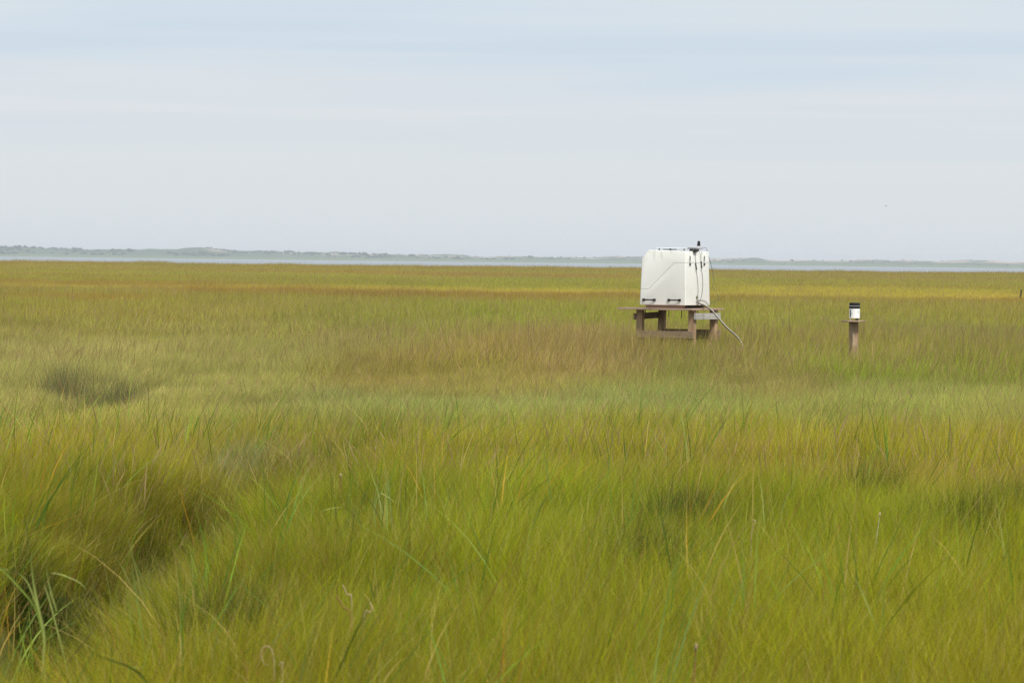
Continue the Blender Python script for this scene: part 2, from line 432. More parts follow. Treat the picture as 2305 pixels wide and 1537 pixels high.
# ------------------------------------------------------------------ far barrier island
SH = 4300.0
def isl_prof(x):
    r = fbm(x * .012, x * 0 + .5, 61, 5); r2 = fbm(x * .035, x * 0 + 7.5, 62, 4)
    left = 1 - sstep(-420, 60, x)
    return (3.0 + 2.6 * left) + (2.2 + 1.2 * left) * (r - .5) * 2 + 2.6 * (r2 - .5) * 2 * (1 - .5 * left)
def shore_y(x):
    s = SH + 60 * (fbm(x * .01, x * 0 + 3.3, 63, 3) - .5)
    s = s - 110 * np.exp(-((x + 500) / 30) ** 4) - 40 * sstep(-440, -300, x) * (1 - sstep(-150, 0, x))
    return s + 160 * np.exp(-((x + 452) / 17) ** 2)
def isl_z(x, yy):
    s = yy - shore_y(x)
    foot = -1.1 + 1.75 * sstep(-6, 14, s) + .5 * fbm(x * .1, s * .05, 64, 3)
    ridge = sstep(120, 250, s) * (1 - sstep(330, 420, s))
    return foot + np.maximum(isl_prof(x + (fbm(s * .03, x * .01, 65) - .5) * 60), .6) * ridge * (.75 + .5 * fbm(x * .05, s * .05, 66, 3)) + 1.2 * sstep(30, 150, s)
def isl_col(x, yy):
    s = yy - shore_y(x)
    veg = np.array(lin((72, 92, 62))); low = np.array(lin((100, 116, 70))); sand = np.array(lin((178, 160, 146)))
    c = low + (veg - low) * sstep(40, 160, s)[..., None]
    right = sstep(-60, 200, x)
    dune = sstep(.47, .64, fbm(x * .05, s * .03, 67, 5) + .11 * right - .30 * (1 - sstep(-480, -60, x))) * sstep(150, 230, s)
    return c * (1 - dune[..., None]) + sand * dune[..., None]
iys = list(np.arange(SH - 160, SH + 430, 9.0))
nxi = 560
V = []; F = []
xsv = np.linspace(-1500, 1500, nxi)
X, Y = np.meshgrid(xsv, iys); X = X.ravel(); Y = Y.ravel()
Z = isl_z(X, Y)
F = [(j * nxi + i, j * nxi + i + 1, (j + 1) * nxi + i + 1, (j + 1) * nxi + i) for j in range(len(iys) - 1) for i in range(nxi - 1)]
KI = 1.3
me = bpy.data.meshes.new('barrier_island'); me.from_pydata(np.c_[X * KI, Y * KI, (Z + .62) * KI - .62].tolist(), [], F); me.update()
ca = me.color_attributes.new('col', 'FLOAT_COLOR', 'POINT'); ca.data.foreach_set('color', np.c_[isl_col(X, Y) * .8, np.ones(len(X))].astype(np.float32).ravel())
for p in me.polygons: p.use_smooth = True
im = vcol_mat('island_cover', .95, noise=.2)
me.materials.append(im)
tag(bpy.data.objects.new('barrier_island_terrain', me), 'low barrier island with dunes across the water', kind='structure')
sc.collection.objects.link(bpy.data.objects['barrier_island_terrain'])

# ------------------------------------------------------------------ scattering by geometry nodes
def make_tuft(name, clumps, per, side, crad, hr, wr, lean, curl, segs, seed, material, heads=0.0, wide_mid=0.7, spread=.5, head_w=2.2, swirl=.45, broad=.0):
    """a patch of arching blades growing in small clumps; 'blade' = random, position along blade, is-seed-head"""
    g = np.random.default_rng(seed); V = []; F = []; A = []
    for c_ in range(clumps):
        cx_, cy_ = g.uniform(-side / 2, side / 2, 2); caz = g.normal(0, swirl); chf = g.uniform(.8, 1.14); crn = g.uniform(-.25, .25)
        for b in range(per):
            a = g.uniform(0, 2 * math.pi); r = crad * math.sqrt(g.uniform())
            x, y, z = cx_ + r * math.cos(a), cy_ + r * math.sin(a), -0.05
            hgt = g.uniform(*hr) * chf; wid = g.uniform(*wr) * (1.9 if g.uniform() < broad else 1); yaw = g.uniform(0, 2 * math.pi)
            az = caz + (g.normal(0, 1.0) if g.uniform() < .68 else g.uniform(0, 2 * math.pi))   # mostly leaning towards +x
            th = abs(g.normal(lean, spread * lean)); cu = abs(g.normal(curl, .5 * curl))
            rnd = g.uniform(); sl = hgt / segs; hd = g.uniform() < heads
            dx, dy = math.cos(az), math.sin(az)
            base = len(V)
            for s in range(segs + 1):
                t_ = s / segs
                wv = wid * (wide_mid + (1 - wide_mid) * (1 - abs(2 * min(t_ * 1.2, 1) - 1) ** 2)) * (1 - t_ ** 3)
                if hd and t_ > .62: wv = wid * head_w * (1 - abs((t_ - .81) / .2) ** 2 * .8)
                tw = yaw + .8 * t_
                sx, sy = math.cos(tw) * wv / 2, math.sin(tw) * wv / 2
                k = 1.0 if hd and t_ > .6 else 0.0
                if s == segs and not hd:
                    V.append((x, y, z)); A.append((rnd, t_, k, 1))
                else:
                    V.append((x - sx, y - sy, z)); V.append((x + sx, y + sy, z)); A += [(rnd, t_, k, 1)] * 2
                an = th + cu * (t_ ** 1.4)
                x += dx * math.sin(an) * sl; y += dy * math.sin(an) * sl; z += math.cos(an) * sl
            nseg = segs if not hd else segs + 1
            for s in range(nseg - 1): F.append((base + 2 * s, base + 2 * s + 1, base + 2 * s + 3, base + 2 * s + 2))
            if not hd: F.append((base + 2 * (segs - 1), base + 2 * (segs - 1) + 1, base + 2 * segs))
    me = bpy.data.meshes.new(name); me.from_pydata(V, [], F); me.update()
    ca = me.color_attributes.new('blade', 'FLOAT_COLOR', 'POINT'); ca.data.foreach_set('color', np.array(A, np.float32).ravel())
    for p in me.polygons: p.use_smooth = True
    me.materials.append(material)
    return bpy.data.objects.new(name, me)

def scatter(name, pts, rot, scl, idx, col, templates, label, cat='grass'):
    me = bpy.data.meshes.new(name); me.from_pydata(pts.tolist(), [], []); me.update()
    def fa(nm, typ, arr, key):
        a_ = me.attributes.new(nm, typ, 'POINT'); a_.data.foreach_set(key, np.ascontiguousarray(arr).ravel())
    fa('rot', 'FLOAT_VECTOR', rot.astype(np.float32), 'vector'); fa('scl', 'FLOAT_VECTOR', scl.astype(np.float32), 'vector')
    fa('idx', 'INT', idx.astype(np.int32), 'value'); fa('col', 'FLOAT_COLOR', np.c_[col, np.ones(len(col))].astype(np.float32), 'color')
    o = bpy.data.objects.new(name, me); sc.collection.objects.link(o)
    coll = bpy.data.collections.new(name + '_tufts')
    for k_, t_ in enumerate(templates): coll.objects.link(t_)
    ng = bpy.data.node_groups.new(name + '_scatter', 'GeometryNodeTree')
    ng.interface.new_socket('Geometry', in_out='INPUT', socket_type='NodeSocketGeometry')
    ng.interface.new_socket('Geometry', in_out='OUTPUT', socket_type='NodeSocketGeometry')
    gi = ng.nodes.new('NodeGroupInput'); go = ng.nodes.new('NodeGroupOutput')
    ip = ng.nodes.new('GeometryNodeInstanceOnPoints'); ci = ng.nodes.new('GeometryNodeCollectionInfo')
    ci.inputs['Collection'].default_value = coll; ci.inputs['Separate Children'].default_value = True; ci.inputs['Reset Children'].default_value = True
    ip.inputs['Pick Instance'].default_value = True
    def na(nm, typ):
        x = ng.nodes.new('GeometryNodeInputNamedAttribute'); x.data_type = typ; x.inputs['Name'].default_value = nm; return x.outputs['Attribute']
    e2r = ng.nodes.new('FunctionNodeEulerToRotation')
    lk = ng.links.new
    lk(na('rot', 'FLOAT_VECTOR'), e2r.inputs[0]); lk(e2r.outputs[0], ip.inputs['Rotation'])
    lk(na('scl', 'FLOAT_VECTOR'), ip.inputs['Scale']); lk(na('idx', 'INT'), ip.inputs['Instance Index'])
    lk(gi.outputs[0], ip.inputs['Points']); lk(ci.outputs[0], ip.inputs['Instance']); lk(ip.outputs[0], go.inputs[0])
    md = o.modifiers.new('scatter', 'NODES'); md.node_group = ng
    return tag(o, label, cat, kind='stuff')

def jitter_grid(y0, y1, sp, side, grow=0.0):
    P = []
    yv = y0
    while yv < y1:
        s_ = sp * (1 + grow * (yv - y0) / (y1 - y0)); hw = .1135 * yv + side
        n_ = int(2 * hw / s_) + 1
        xx = -hw + s_ * np.arange(n_) + rng.uniform(-.5, .5, n_) * s_
        yy = yv + rng.uniform(-.5, .5, n_) * s_
        P.append(np.c_[xx, yy]); yv += s_
    return np.concatenate(P)

def lean_dir(x, y, s=1.0):
    """wind lean: mostly towards +x, swirling between clumps; towards the creek on its banks"""
    a = (fbm(x / s * .8, y / s * .5, 71, 3) - .5) * 4.2 + 0.15
    c, dx, dy = creek(x, y)
    k = sstep(-.9, .1, c) * (1 - sstep(.35, .9, c)) * (y < 60)
    vx = np.cos(a) * (1 - k) + dx * k * 1.6; vy = np.sin(a) * (1 - k) + dy * k * 1.6
    return np.arctan2(vy, vx)

G_fine = grass_mat('saltmeadow_blade', straw_at=.91, rust_at=.09, tipmix=.18)
G_mid = grass_mat('marsh_blade', straw_at=.92, rust_at=.05, tipmix=.10)
G_tall = grass_mat('tall_blade', straw_at=.86, rust_at=.08, tipmix=.3)
G_cord = grass_mat('cordgrass_blade', straw=(.40, .30, .09), straw_at=.90, rust_at=.03, tipmix=.1, transl=.35)

# foreground: fine arching saltmeadow hay
T1 = [make_tuft('grass_tuft', 44, 34, .50, .06, (.36, .60), (.0015, .0028), .22, .92, 5, 100 + i, G_fine, broad=.12) for i in range(7)]
P = jitter_grid(9.4, 30, .37, 1.5, .3)
c, _, _ = creek(P[:, 0], P[:, 1])
P = P[rng.uniform(size=len(P)) > .93 * sstep(.05, .5, c)]
x, y = P.T; col, h = stand(x, y); c, _, _ = creek(x, y)
hs_ = h / .50 * rng.uniform(.8, 1.15, len(x)) * (1 - .35 * sstep(-.35, .3, c))
hs_ *= .78 + .5 * fbm(x * 1.2, y * .8, 81, 3)
ang = lean_dir(x, y, 1.0) + rng.normal(0, .35, len(x))
scatter('saltmeadow_grass', np.c_[x, y, terrain(x, y)], np.c_[rng.normal(0, .06, len(x)), rng.normal(0, .06, len(x)), ang],
        np.c_[np.ones(len(x)), np.ones(len(x)), hs_], rng.integers(0, 7, len(x)), col * rng.uniform(.85, 1.15, (len(x), 1)), T1,
        'soft lime green saltmeadow grass flopping over in waves')

# 28 to 55 m: finer upright short stands
T2 = [make_tuft('grass_tuft', 40, 26, .55, .08, (.30, .54), (.0024, .0046), .20, .5, 4, 200 + i, G_mid, heads=.03) for i in range(6)]
P = jitter_grid(27.5, 76, .42, 1.8, .25)
x, y = P.T; col, h = stand(x, y)
keep = (y < 57) | (rng.uniform(size=len(h)) > sstep(.40, .54, h)); x, y, col, h = x[keep], y[keep], col[keep], h[keep]
hs_ = h / .44 * rng.uniform(.8, 1.2, len(x)) * (.8 + .4 * fbm(x * .6, y * .4, 82, 3))
ang = .5 * lean_dir(x, y, 2.0) + rng.normal(0, .5, len(x))
scatter('spike_grass', np.c_[x, y, terrain(x, y)], np.c_[rng.normal(0, .05, len(x)), rng.normal(0, .05, len(x)), ang],
        np.c_[np.ones(len(x)), np.ones(len(x)), hs_], rng.integers(0, 6, len(x)), col * rng.uniform(.85, 1.15, (len(x), 1)), T2,
        'short upright yellow and grey green grass in the middle ground')

# 50 to 85 m: taller stand round the table, with heads
T3 = [make_tuft('grass_tuft', 40, 26, .7, .10, (.42, .72), (.0035, .0065), .16, .45, 4, 300 + i, G_tall, heads=.08) for i in range(6)]
P = jitter_grid(50, 86, .52, 2.5, .2)
x, y = P.T; col, h = stand(x, y); keep = rng.uniform(size=len(h)) < sstep(.36, .52, h)
x, y, col, h = x[keep], y[keep], col[keep], h[keep]
hs_ = h / .62 * rng.uniform(.8, 1.2, len(x)) * (.82 + .36 * fbm(x * .5, y * .3, 83, 3))
ang = .4 * lean_dir(x, y, 3.0) + rng.normal(0, .45, len(x))
# trampled short round the table and gauge so that legs show
scatter('tall_marsh_grass', np.c_[x, y, terrain(x, y)], np.c_[rng.normal(0, .05, len(x)), rng.normal(0.05, .05, len(x)), ang],
        np.c_[np.ones(len(x)), np.ones(len(x)), hs_], rng.integers(0, 6, len(x)), col * rng.uniform(.85, 1.15, (len(x), 1)), T3,
        'tall green and rust brown grass with seed heads round the table')

# 84 to 230 m
T4 = [make_tuft('grass_tuft', 60, 26, 1.5, .22, (.42, .72), (.008, .016), .2, .4, 3, 400 + i, G_tall, heads=.05, wide_mid=.8, head_w=1.6) for i in range(5)]
P = jitter_grid(84, 232, 1.15, 4, .25)
x, y = P.T; col, h = stand(x, y)
hs_ = h / .60 * rng.uniform(.82, 1.15, len(x)) * (.85 + .3 * fbm(x * .3, y * .12, 84, 3))
scatter('meadow_grass', np.c_[x, y, terrain(x, y)], np.c_[np.zeros((len(x), 2)), rng.normal(0, .7, len(x))],
        np.c_[np.ones(len(x)), np.ones(len(x)), hs_], rng.integers(0, 5, len(x)), col * rng.uniform(.9, 1.1, (len(x), 1)), T4,
        'open marsh grass in green and brown bands behind the table')

# 230 m to the water's edge
T5 = [make_tuft('grass_tuft', 70, 24, 3.2, .5, (.42, .72), (.02, .045), .2, .4, 2, 500 + i, G_tall, heads=.04, wide_mid=.9, head_w=1.2) for i in range(5)]
P = jitter_grid(230, 545, 2.5, 8, .1)
x, y = P.T; k = y < edge_y(x) + 3; x, y = x[k], y[k]
col, h = stand(x, y)
hs_ = h / .60 * rng.uniform(.85, 1.12, len(x)) * (.85 + .3 * fbm(x * .15, y * .05, 85, 3))
scatter('distant_marsh_grass', np.c_[x, y, ground_z(x, y) * (y < edge_y(x))], np.c_[np.zeros((len(x), 2)), rng.normal(0, .7, len(x))],
        np.c_[np.ones(len(x)), np.ones(len(x)), hs_], rng.integers(0, 5, len(x)), col * rng.uniform(.92, 1.08, (len(x), 1)), T5,
        'yellow and brown marsh grass reaching to the water')

# wide-bladed cordgrass standing through the foreground hay
T6 = [make_tuft('grass_tuft', 1, 5, .02, .05, (.55, .98), (.0050, .0095), .24, .55, 8, 600 + i, G_cord, wide_mid=.55, spread=.7) for i in range(12)]
P = jitter_grid(9.5, 38, .33, 1.6, .2)
P = P[rng.uniform(size=len(P)) < .35 + .9 * (fbm(P[:, 0] * .5, P[:, 1] * .3, 91, 3) - .35)]
x, y = P.T
cc = np.array([lin(c_) for c_ in ((104, 134, 44), (92, 124, 46), (120, 144, 70), (112, 132, 36), (136, 150, 84), (84, 116, 40), (176, 142, 48), (146, 128, 70))])
ci_ = rng.choice(8, len(x), p=(.24, .2, .12, .2, .06, .1, .05, .03))
scatter('cordgrass', np.c_[x, y, terrain(x, y)], np.c_[rng.normal(0, .12, len(x)), rng.normal(0, .12, len(x)), rng.uniform(-1.8, 1.8, len(x))],
        np.c_[np.ones(len(x)), np.ones(len(x)), rng.uniform(.75, 1.12, len(x))], rng.integers(0, 12, len(x)), cc[ci_] * rng.uniform(.8, 1.2, (len(x), 1)), T6,
        'scattered broad green cordgrass blades standing above the soft grass')
# dark green tufts standing in for the shade between flopped clumps
T8 = [make_tuft('grass_tuft', 4, 30, .16, .05, (.30, .56), (.0022, .0042), .25, .7, 5, 650 + i, G_fine) for i in range(5)]
PP = []
for p in SHADE_GAPS: PP.append(np.c_[p[0] + rng.normal(0, .75, 24) * p[2], p[1] + rng.normal(0, .22, 24) * p[3]])
P = np.concatenate(PP); x, y = P.T
scatter('shade_gap_grass', np.c_[x, y, terrain(x, y)], np.c_[rng.normal(0, .06, (len(x), 2)), rng.normal(.3, .5, len(x))],
        np.c_[np.ones(len(x)), np.ones(len(x)), rng.uniform(1.0, 1.35, len(x))], rng.integers(0, 5, len(x)), np.array(lin((44, 74, 12))) * rng.uniform(.7, 1.3, (len(x), 1)), T8,
        'small dark green tufts standing in for shade in the gaps of the soft grass')
# dark rush stand on the left and grey green tufts at the head of the creek
T9 = [make_tuft('grass_tuft', 6, 26, .34, .10, (.34, .66), (.0022, .0040), .20, .35, 4, 670 + i, G_mid) for i in range(4)]
RC = [(-.35, 1.5, 8, .22), (.15, -2.0, 12, .30), (.75, 3.0, 6, .16), (-.05, 5.0, 6, .35)]      # loose clumps: side step, distance step, tufts, spread
x = np.concatenate([rng.normal(0, s__, n_) + a_ for a_, d_, n_, s__ in RC]); y = np.concatenate([RUSH[1] + 1.5 + d_ + rng.normal(0, .9, n_) for a_, d_, n_, s__ in RC])
x = RUSH[0] * y / RUSH[1] + x * .62
scatter('rush_stand', np.c_[x, y, terrain(x, y)], np.c_[rng.normal(0, .08, (len(x), 2)), rng.uniform(0, 6.3, len(x))],
        np.c_[np.ones(len(x)), np.ones(len(x)), rng.uniform(.55, 1.15, len(x))], rng.integers(0, 4, len(x)), np.array(lin((108, 108, 72))) * rng.uniform(.5, 1.3, (len(x), 1)), T9,
        'dark wispy rush growing in a clump among the pale grass', 'rush')
PP = []; CC = []
for zn, n_, c_ in ((GREY1, 150, (142, 148, 106)), (GREY2, 60, (116, 134, 84)), (zone(548, 1085, 60, 20, .3), 30, (56, 58, 34)), (zone(600, 1050, 50, 16, .3), 20, (70, 76, 46))):  # last two: dark tufts, the shade of the creek pocket as blade colour
    PP.append(np.c_[zn[0] + rng.normal(0, .45, n_) * zn[2], zn[1] + rng.normal(0, .4, n_) * zn[3]]); CC.append(np.tile(lin(c_), (n_, 1)))
P = np.concatenate(PP); x, y = P.T
scatter('grey_and_shade_grass', np.c_[x, y, terrain(x, y)], np.c_[rng.normal(0, .08, (len(x), 2)), rng.normal(0, .8, len(x))],
        np.c_[np.ones(len(x)), np.ones(len(x)), rng.uniform(.75, 1.05, len(x))], rng.integers(0, 5, len(x)), np.concatenate(CC) * rng.uniform(.8, 1.2, (len(x), 1)), [o.copy() for o in T8],
        'grey green tufts crowding the head of the creek, with dark ones standing in for its shade')
# dead stems among the tall stand
T7 = [make_tuft('grass_tuft', 1, 6, .02, .20, (.50, .85), (.003, .006), .30, .5, 5, 700 + i, G_tall, heads=.2, wide_mid=.8) for i in range(6)]
P = jitter_grid(30, 90, .75, 2.5, .2)
P = P[rng.uniform(size=len(P)) < .05 + 1.2 * np.clip(fbm(P[:, 0] * .12, P[:, 1] * .06, 92, 3) - .42, 0, 1) + .22 * ((P[:, 1] > 56) & (P[:, 1] < 72))]
x, y = P.T; _, h = stand(x, y)
cd = np.array([lin(c_) for c_ in ((160, 142, 104), (150, 128, 92), (176, 160, 118), (140, 112, 74))])
scatter('dead_grass', np.c_[x, y, terrain(x, y)], np.c_[rng.normal(0, .15, len(x)), rng.normal(.08, .15, len(x)), rng.normal(0, .8, len(x))],
        np.c_[np.ones(len(x)), np.ones(len(x)), h / .62 * rng.uniform(.8, 1.15, len(x))], rng.integers(0, 6, len(x)), cd[rng.integers(0, 4, len(x))] * GAIN, T7,
        'thin straw coloured dead stems among the green grass')
# thicket on the far island
G_sh = grass_mat('thicket_leaf', straw_at=2, rust_at=-1, tipmix=0, transl=.2)
def make_shrub(name, seed):
    g = np.random.default_rng(seed); V = []; F = []; A = []
    for b in range(170):
        u = g.normal(size=3); u /= np.linalg.norm(u); r = g.uniform(.55, 1) * (1 + .3 * math.sin(5 * u[0] + seed))
        c_ = np.array((u[0] * 2.6, u[1] * 2.2, abs(u[2]) * 1.5)) * r
        a_ = g.normal(size=3) * .34; b_ = g.normal(size=3) * .34; k = len(V)
        V += [tuple(c_ - a_), tuple(c_ + b_), tuple(c_ + a_), tuple(c_ - b_)]; F.append((k, k + 1, k + 2, k + 3)); A += [(g.uniform(.1, .9), .3, 0, 1)] * 4
    me = bpy.data.meshes.new(name); me.from_pydata(V, [], F); me.update()
    ca = me.color_attributes.new('blade', 'FLOAT_COLOR', 'POINT'); ca.data.foreach_set('color', np.array(A, np.float32).ravel())
    me.materials.append(G_sh); return bpy.data.objects.new(name, me)
TS = [make_shrub('shrub_clump', 800 + i) for i in range(4)]
x = rng.uniform(-1400, 1400, 5200); s_ = rng.uniform(110, 320, 5200); y = shore_y(x) + s_
left = 1 - sstep(-350, 250, x)
k = rng.uniform(size=len(x)) < np.clip((fbm(x * .02, s_ * .02, 95, 4) - .40) * 5, 0, 1) * (.25 + .75 * left)
x, y = x[k], y[k]; left = left[k]
sc_ = rng.uniform(.45, 1.05, len(x)) * (.7 + .5 * left)
scatter('shrub_thicket', np.c_[x * KI, y * KI, (isl_z(x, y) + .32) * KI - .62], np.c_[np.zeros((len(x), 2)), rng.uniform(0, 6.3, len(x))],
        np.c_[sc_, sc_, sc_ * rng.uniform(.7, 1.2, len(x))] * KI, rng.integers(0, 4, len(x)),
        np.array(lin((56, 78, 52))) * rng.uniform(.7, 1.3, (len(x), 1)), TS, 'hazy green scrub along the far island', 'shrubs')
print('instances built')

# ------------------------------------------------------------------ materials of the built things
M_white = noisy('white_fibreglass', (.80, .79, .75), (.75, .745, .70), (3, 3, 1.2), .42, 6, spec=.4, c3=(.55, .56, .44), c3scale=2.3, c3range=(.60, .86))
def stain(m, z_lo, z_hi):
    """faint algae below the top edge, broken up by noise"""
    t = m.node_tree; b = t.nodes['Principled BSDF']; src = b.inputs['Base Color'].links[0].from_socket
    tcn = t.nodes.new('ShaderNodeTexCoord'); sp_ = t.nodes.new('ShaderNodeSeparateXYZ'); t.links.new(tcn.outputs['Object'], sp_.inputs[0])
    mr = t.nodes.new('ShaderNodeMapRange'); mr.inputs[1].default_value = z_lo; mr.inputs[2].default_value = z_hi; t.links.new(sp_.outputs[2], mr.inputs[0])
    mp = t.nodes.new('ShaderNodeMapping'); mp.inputs['Scale'].default_value = (16, 16, 3); t.links.new(tcn.outputs['Object'], mp.inputs[0])
    n = t.nodes.new('ShaderNodeTexNoise'); n.inputs['Scale'].default_value = 1; n.inputs['Detail'].default_value = 6; t.links.new(mp.outputs[0], n.inputs['Vector'])
    m2 = t.nodes.new('ShaderNodeMapRange'); m2.inputs[1].default_value = .5; m2.inputs[2].default_value = .72; t.links.new(n.outputs['Fac'], m2.inputs[0])
    mu = t.nodes.new('ShaderNodeMath'); mu.operation = 'MULTIPLY'; t.links.new(mr.outputs[0], mu.inputs[0]); t.links.new(m2.outputs[0], mu.inputs[1])
    mx = t.nodes.new('ShaderNodeMix'); mx.data_type = 'RGBA'; mx.inputs['B'].default_value = (.36, .38, .26, 1)
    t.links.new(mu.outputs[0], mx.inputs['Factor']); t.links.new(src, mx.inputs['A']); t.links.new(mx.outputs['Result'], b.inputs['Base Color'])
stain(M_white, .62, .82)
M_dark = mat('dark_liner', (.03, .03, .03), .8)
M_black = noisy('black_plastic', (.012, .012, .013), (.022, .022, .022), (20, 20, 20), .45)
M_steel = noisy('latch_steel', (.32, .32, .32), (.5, .5, .49), (30, 30, 10), .38, spec=.5)
M_grey = mat('grey_bracket', (.42, .42, .43), .5)
M_clear = mat('pale_window', (.62, .65, .68), .25)
M_cable = mat('grey_cable', (.10, .10, .095), .6)
M_hose = noisy('beige_conduit', (.40, .37, .30), (.30, .275, .22), (12, 12, 60), .6)
def wood(name, a, b, c=None): return noisy(name, a, b, (28, 28, 3), .85, 7, .0015, c3=c, c3scale=7.0, c3range=(.5, .75))
M_leg = wood('leg_wood', lin((136, 108, 82)), lin((180, 150, 116)), lin((150, 136, 106)))
M_deck = noisy('deck_ply', lin((136, 112, 94)), lin((170, 146, 126)), (3, 30, 30), .85, 7, .0015, c3=lin((120, 100, 82)), c3scale=6.0)
M_greyw = noisy('grey_board', lin((150, 146, 138)), lin((176, 172, 164)), (30, 3, 30), .85, 7, .001)
M_rail = noisy('rail_wood', lin((122, 104, 84)), lin((146, 124, 102)), (3, 30, 30), .88, 7, .001)
M_rod = mat('rusty_rod', (.03, .027, .025), .7)
M_runner = noisy('runner_wood', lin((146, 118, 100)), lin((176, 148, 126)), (3, 30, 30), .85, 6, .001)
M_straw = noisy('straw', lin((138, 118, 82)), lin((178, 158, 120)), (70, 70, 25), .85); M_brownstem = noisy('brown_stem', lin((110, 74, 48)), lin((140, 98, 66)), (60, 60, 12), .8)

# ------------------------------------------------------------------ the table
D0 = 64.6; S = FPX / D0; TH = R_(25)
def zpx(px, py): return H - (py - hor(px)) / S
def tp(px, w_=None): return (px - 1152.5)
table_c = at(1519, 700, D0); TX = table_c.x
table = empty('wooden_table', (TX, D0, 0), (0, 0, -TH))
tag(table, 'weathered wooden table on four posts, standing in the marsh grass', 'table')
# local frame: +x along the front to the right, +y away; picture x offset = x cos + y sin
def lx(px, y_): return ((px - 1519) / S - y_ * math.sin(TH)) / math.cos(TH)
leg_off = 6 / S                                      # the posts sit a little right of the box
mb = MB(); dk = 1.14; dz0, dz1 = zpx(1510, 697.2), zpx(1510, 693.0)
dcx = -9 / S / (math.cos(TH)) 
mb.box((dcx, 0, (dz0 + dz1) / 2), (dk, dk, dz1 - dz0))
deck = mb.build('deck', M_deck, table, bevel=.003); deck['label'] = 'reddish brown plywood top'
lc = {}
for nm, (sx, sy) in {'a': (-1, -1), 'b': (1, -1), 'c': (-1, 1), 'd': (1, 1)}.items():
    cx_, cy_ = sx * .395 + leg_off, sy * .39
    lc[nm] = (cx_, cy_)
    mb = MB(); a_ = .0445; top = dz0 - .0005; ln = .03 if nm == 'c' else .004
    P0 = [(cx_ - a_ - ln, cy_ - a_, -.35), (cx_ + a_ - ln, cy_ - a_, -.35), (cx_ + a_ - ln, cy_ + a_, -.35), (cx_ - a_ - ln, cy_ + a_, -.35)]
    P1 = [(cx_ - a_, cy_ - a_, top), (cx_ + a_, cy_ - a_, top), (cx_ + a_, cy_ + a_, top), (cx_ - a_, cy_ + a_, top)]
    mb.add(P0 + P1, [(3, 2, 1, 0), (4, 5, 6, 7), (0, 1, 5, 4), (1, 2, 6, 5), (2, 3, 7, 6), (3, 0, 4, 7)])
    mb.build('leg', M_leg, table, bevel=.004)
# end boards on the outer faces of the posts
z0, z1 = zpx(1590, 718.6), zpx(1590, 704.6)
mb = MB(); mb.box((leg_off + .395 + .0445 + .018, .0, (z0 + z1) / 2), (.034, .90, z1 - z0)); sb = mb.build('side_board', M_greyw, table, bevel=.003)
sb['label'] = 'silver grey weathered board'
for yy in (-.38, -.41, .36, .39):
    mb = MB(); q = leg_off + .395 + .0445 + .035
    mb.tube([(q - .004, yy, (z0 + z1) / 2 + (.02 if yy in (-.38, .36) else -.015)), (q + .003, yy, (z0 + z1) / 2 + (.02 if yy in (-.38, .36) else -.015))], .004, 8)
    mb.build('nail', M_rod, sb)
mb = MB(); mb.box((leg_off - .395 - .0445 - .021, .0, (z0 + z1) / 2 - .004), (.034, .90, z1 - z0), Matrix.Rotation(R_(1.2), 3, 'X')); mb.build('side_board', M_rail, table, bevel=.003)
# long rails low down, front and back
zr = zpx(1500, 743.5)
mb = MB(); mb.box((leg_off + .012, -.39 - .0445 - .02, zr - .052), (.86, .036, .10), Matrix.Rotation(R_(-.5), 3, 'Y')); mb.build('rail', M_rail, table, bevel=.003)
mb = MB(); mb.box((leg_off + .01, .39 + .0445 + .02, zr - .055), (.92, .036, .14)); mb.build('rail', M_rail, table, bevel=.003)
for px, y_, l_ in ((1452, -.36, .05), (1507, .20, .10), (1533, -.10, .115), (1572, .30, .06)):
    mb = MB(); xx = lx(px, y_)
    mb.tube([(xx, y_, dz0 + .001), (xx, y_, dz0 - l_)], .0055, 8); mb.build('hanging_bolt', M_rod, table)

# ------------------------------------------------------------------ white instrument housing
BX = empty('instrument_housing', (TX, D0, dz1), (0, 0, -TH))
tag(BX, 'white fibreglass instrument housing with sloped corner and black handles, on the wooden table', 'instrument box')
Lx, Wy = .703, .887
zb = zpx(1520, 686.2) - dz1; zt = zpx(1520, 563.5) - dz1; HB = zt - zb
ins = .020
def fr(z): return (z - zb) / HB
chx = .118; chz = zpx(1445, 583.5) - dz1
def section(z, lo):                    # left edge position at height z, following the draft
    return
prof = [(-Lx / 2, zb), (Lx / 2, zb), (Lx / 2 - ins, zt - .012), (-Lx / 2 + chx + .004, zt), (-Lx / 2 + ins * fr(chz), chz)]
def housing_mesh():
    bm = bmesh.new(); rows = []
    for sy in (-1, 1):
        rows.append([bm.verts.new((x_, sy * (Wy / 2 - ins * fr(z_)), z_)) for x_, z_ in prof])
    bm.faces.new(rows[0]); bm.faces.new(rows[1][::-1]); n_ = len(prof)
    for i in range(n_):
        bm.faces.new((rows[0][(i + 1) % n_], rows[0][i], rows[1][i], rows[1][(i + 1) % n_]))
    bmesh.ops.recalc_face_normals(bm, faces=bm.faces)
    def soft(sel, off, seg):
        ed = [e_ for e_ in bm.edges if sel(e_)]
        bmesh.ops.bevel(bm, geom=ed, offset=off, segments=seg, profile=.5, affect='EDGES', clamp_overlap=True)
    soft(lambda e_: all(abs(v.co.x) > Lx / 2 - .05 for v in e_.verts) and abs(e_.verts[0].co.z - e_.verts[1].co.z) > .3, .018, 6)
    soft(lambda e_: e_.calc_face_angle(0) > .35, .006, 3)
    bmesh.ops.remove_doubles(bm, verts=bm.verts, dist=.0004)
    bmesh.ops.recalc_face_normals(bm, faces=bm.faces)
    me_ = bpy.data.meshes.new('h'); bm.to_mesh(me_); bm.free(); return me_
full = bpy.data.objects.new('h_full', housing_mesh())
zs0 = zpx(1440, 649.6) - dz1; zs1 = zpx(1530, 591.2) - dz1; g = .0035
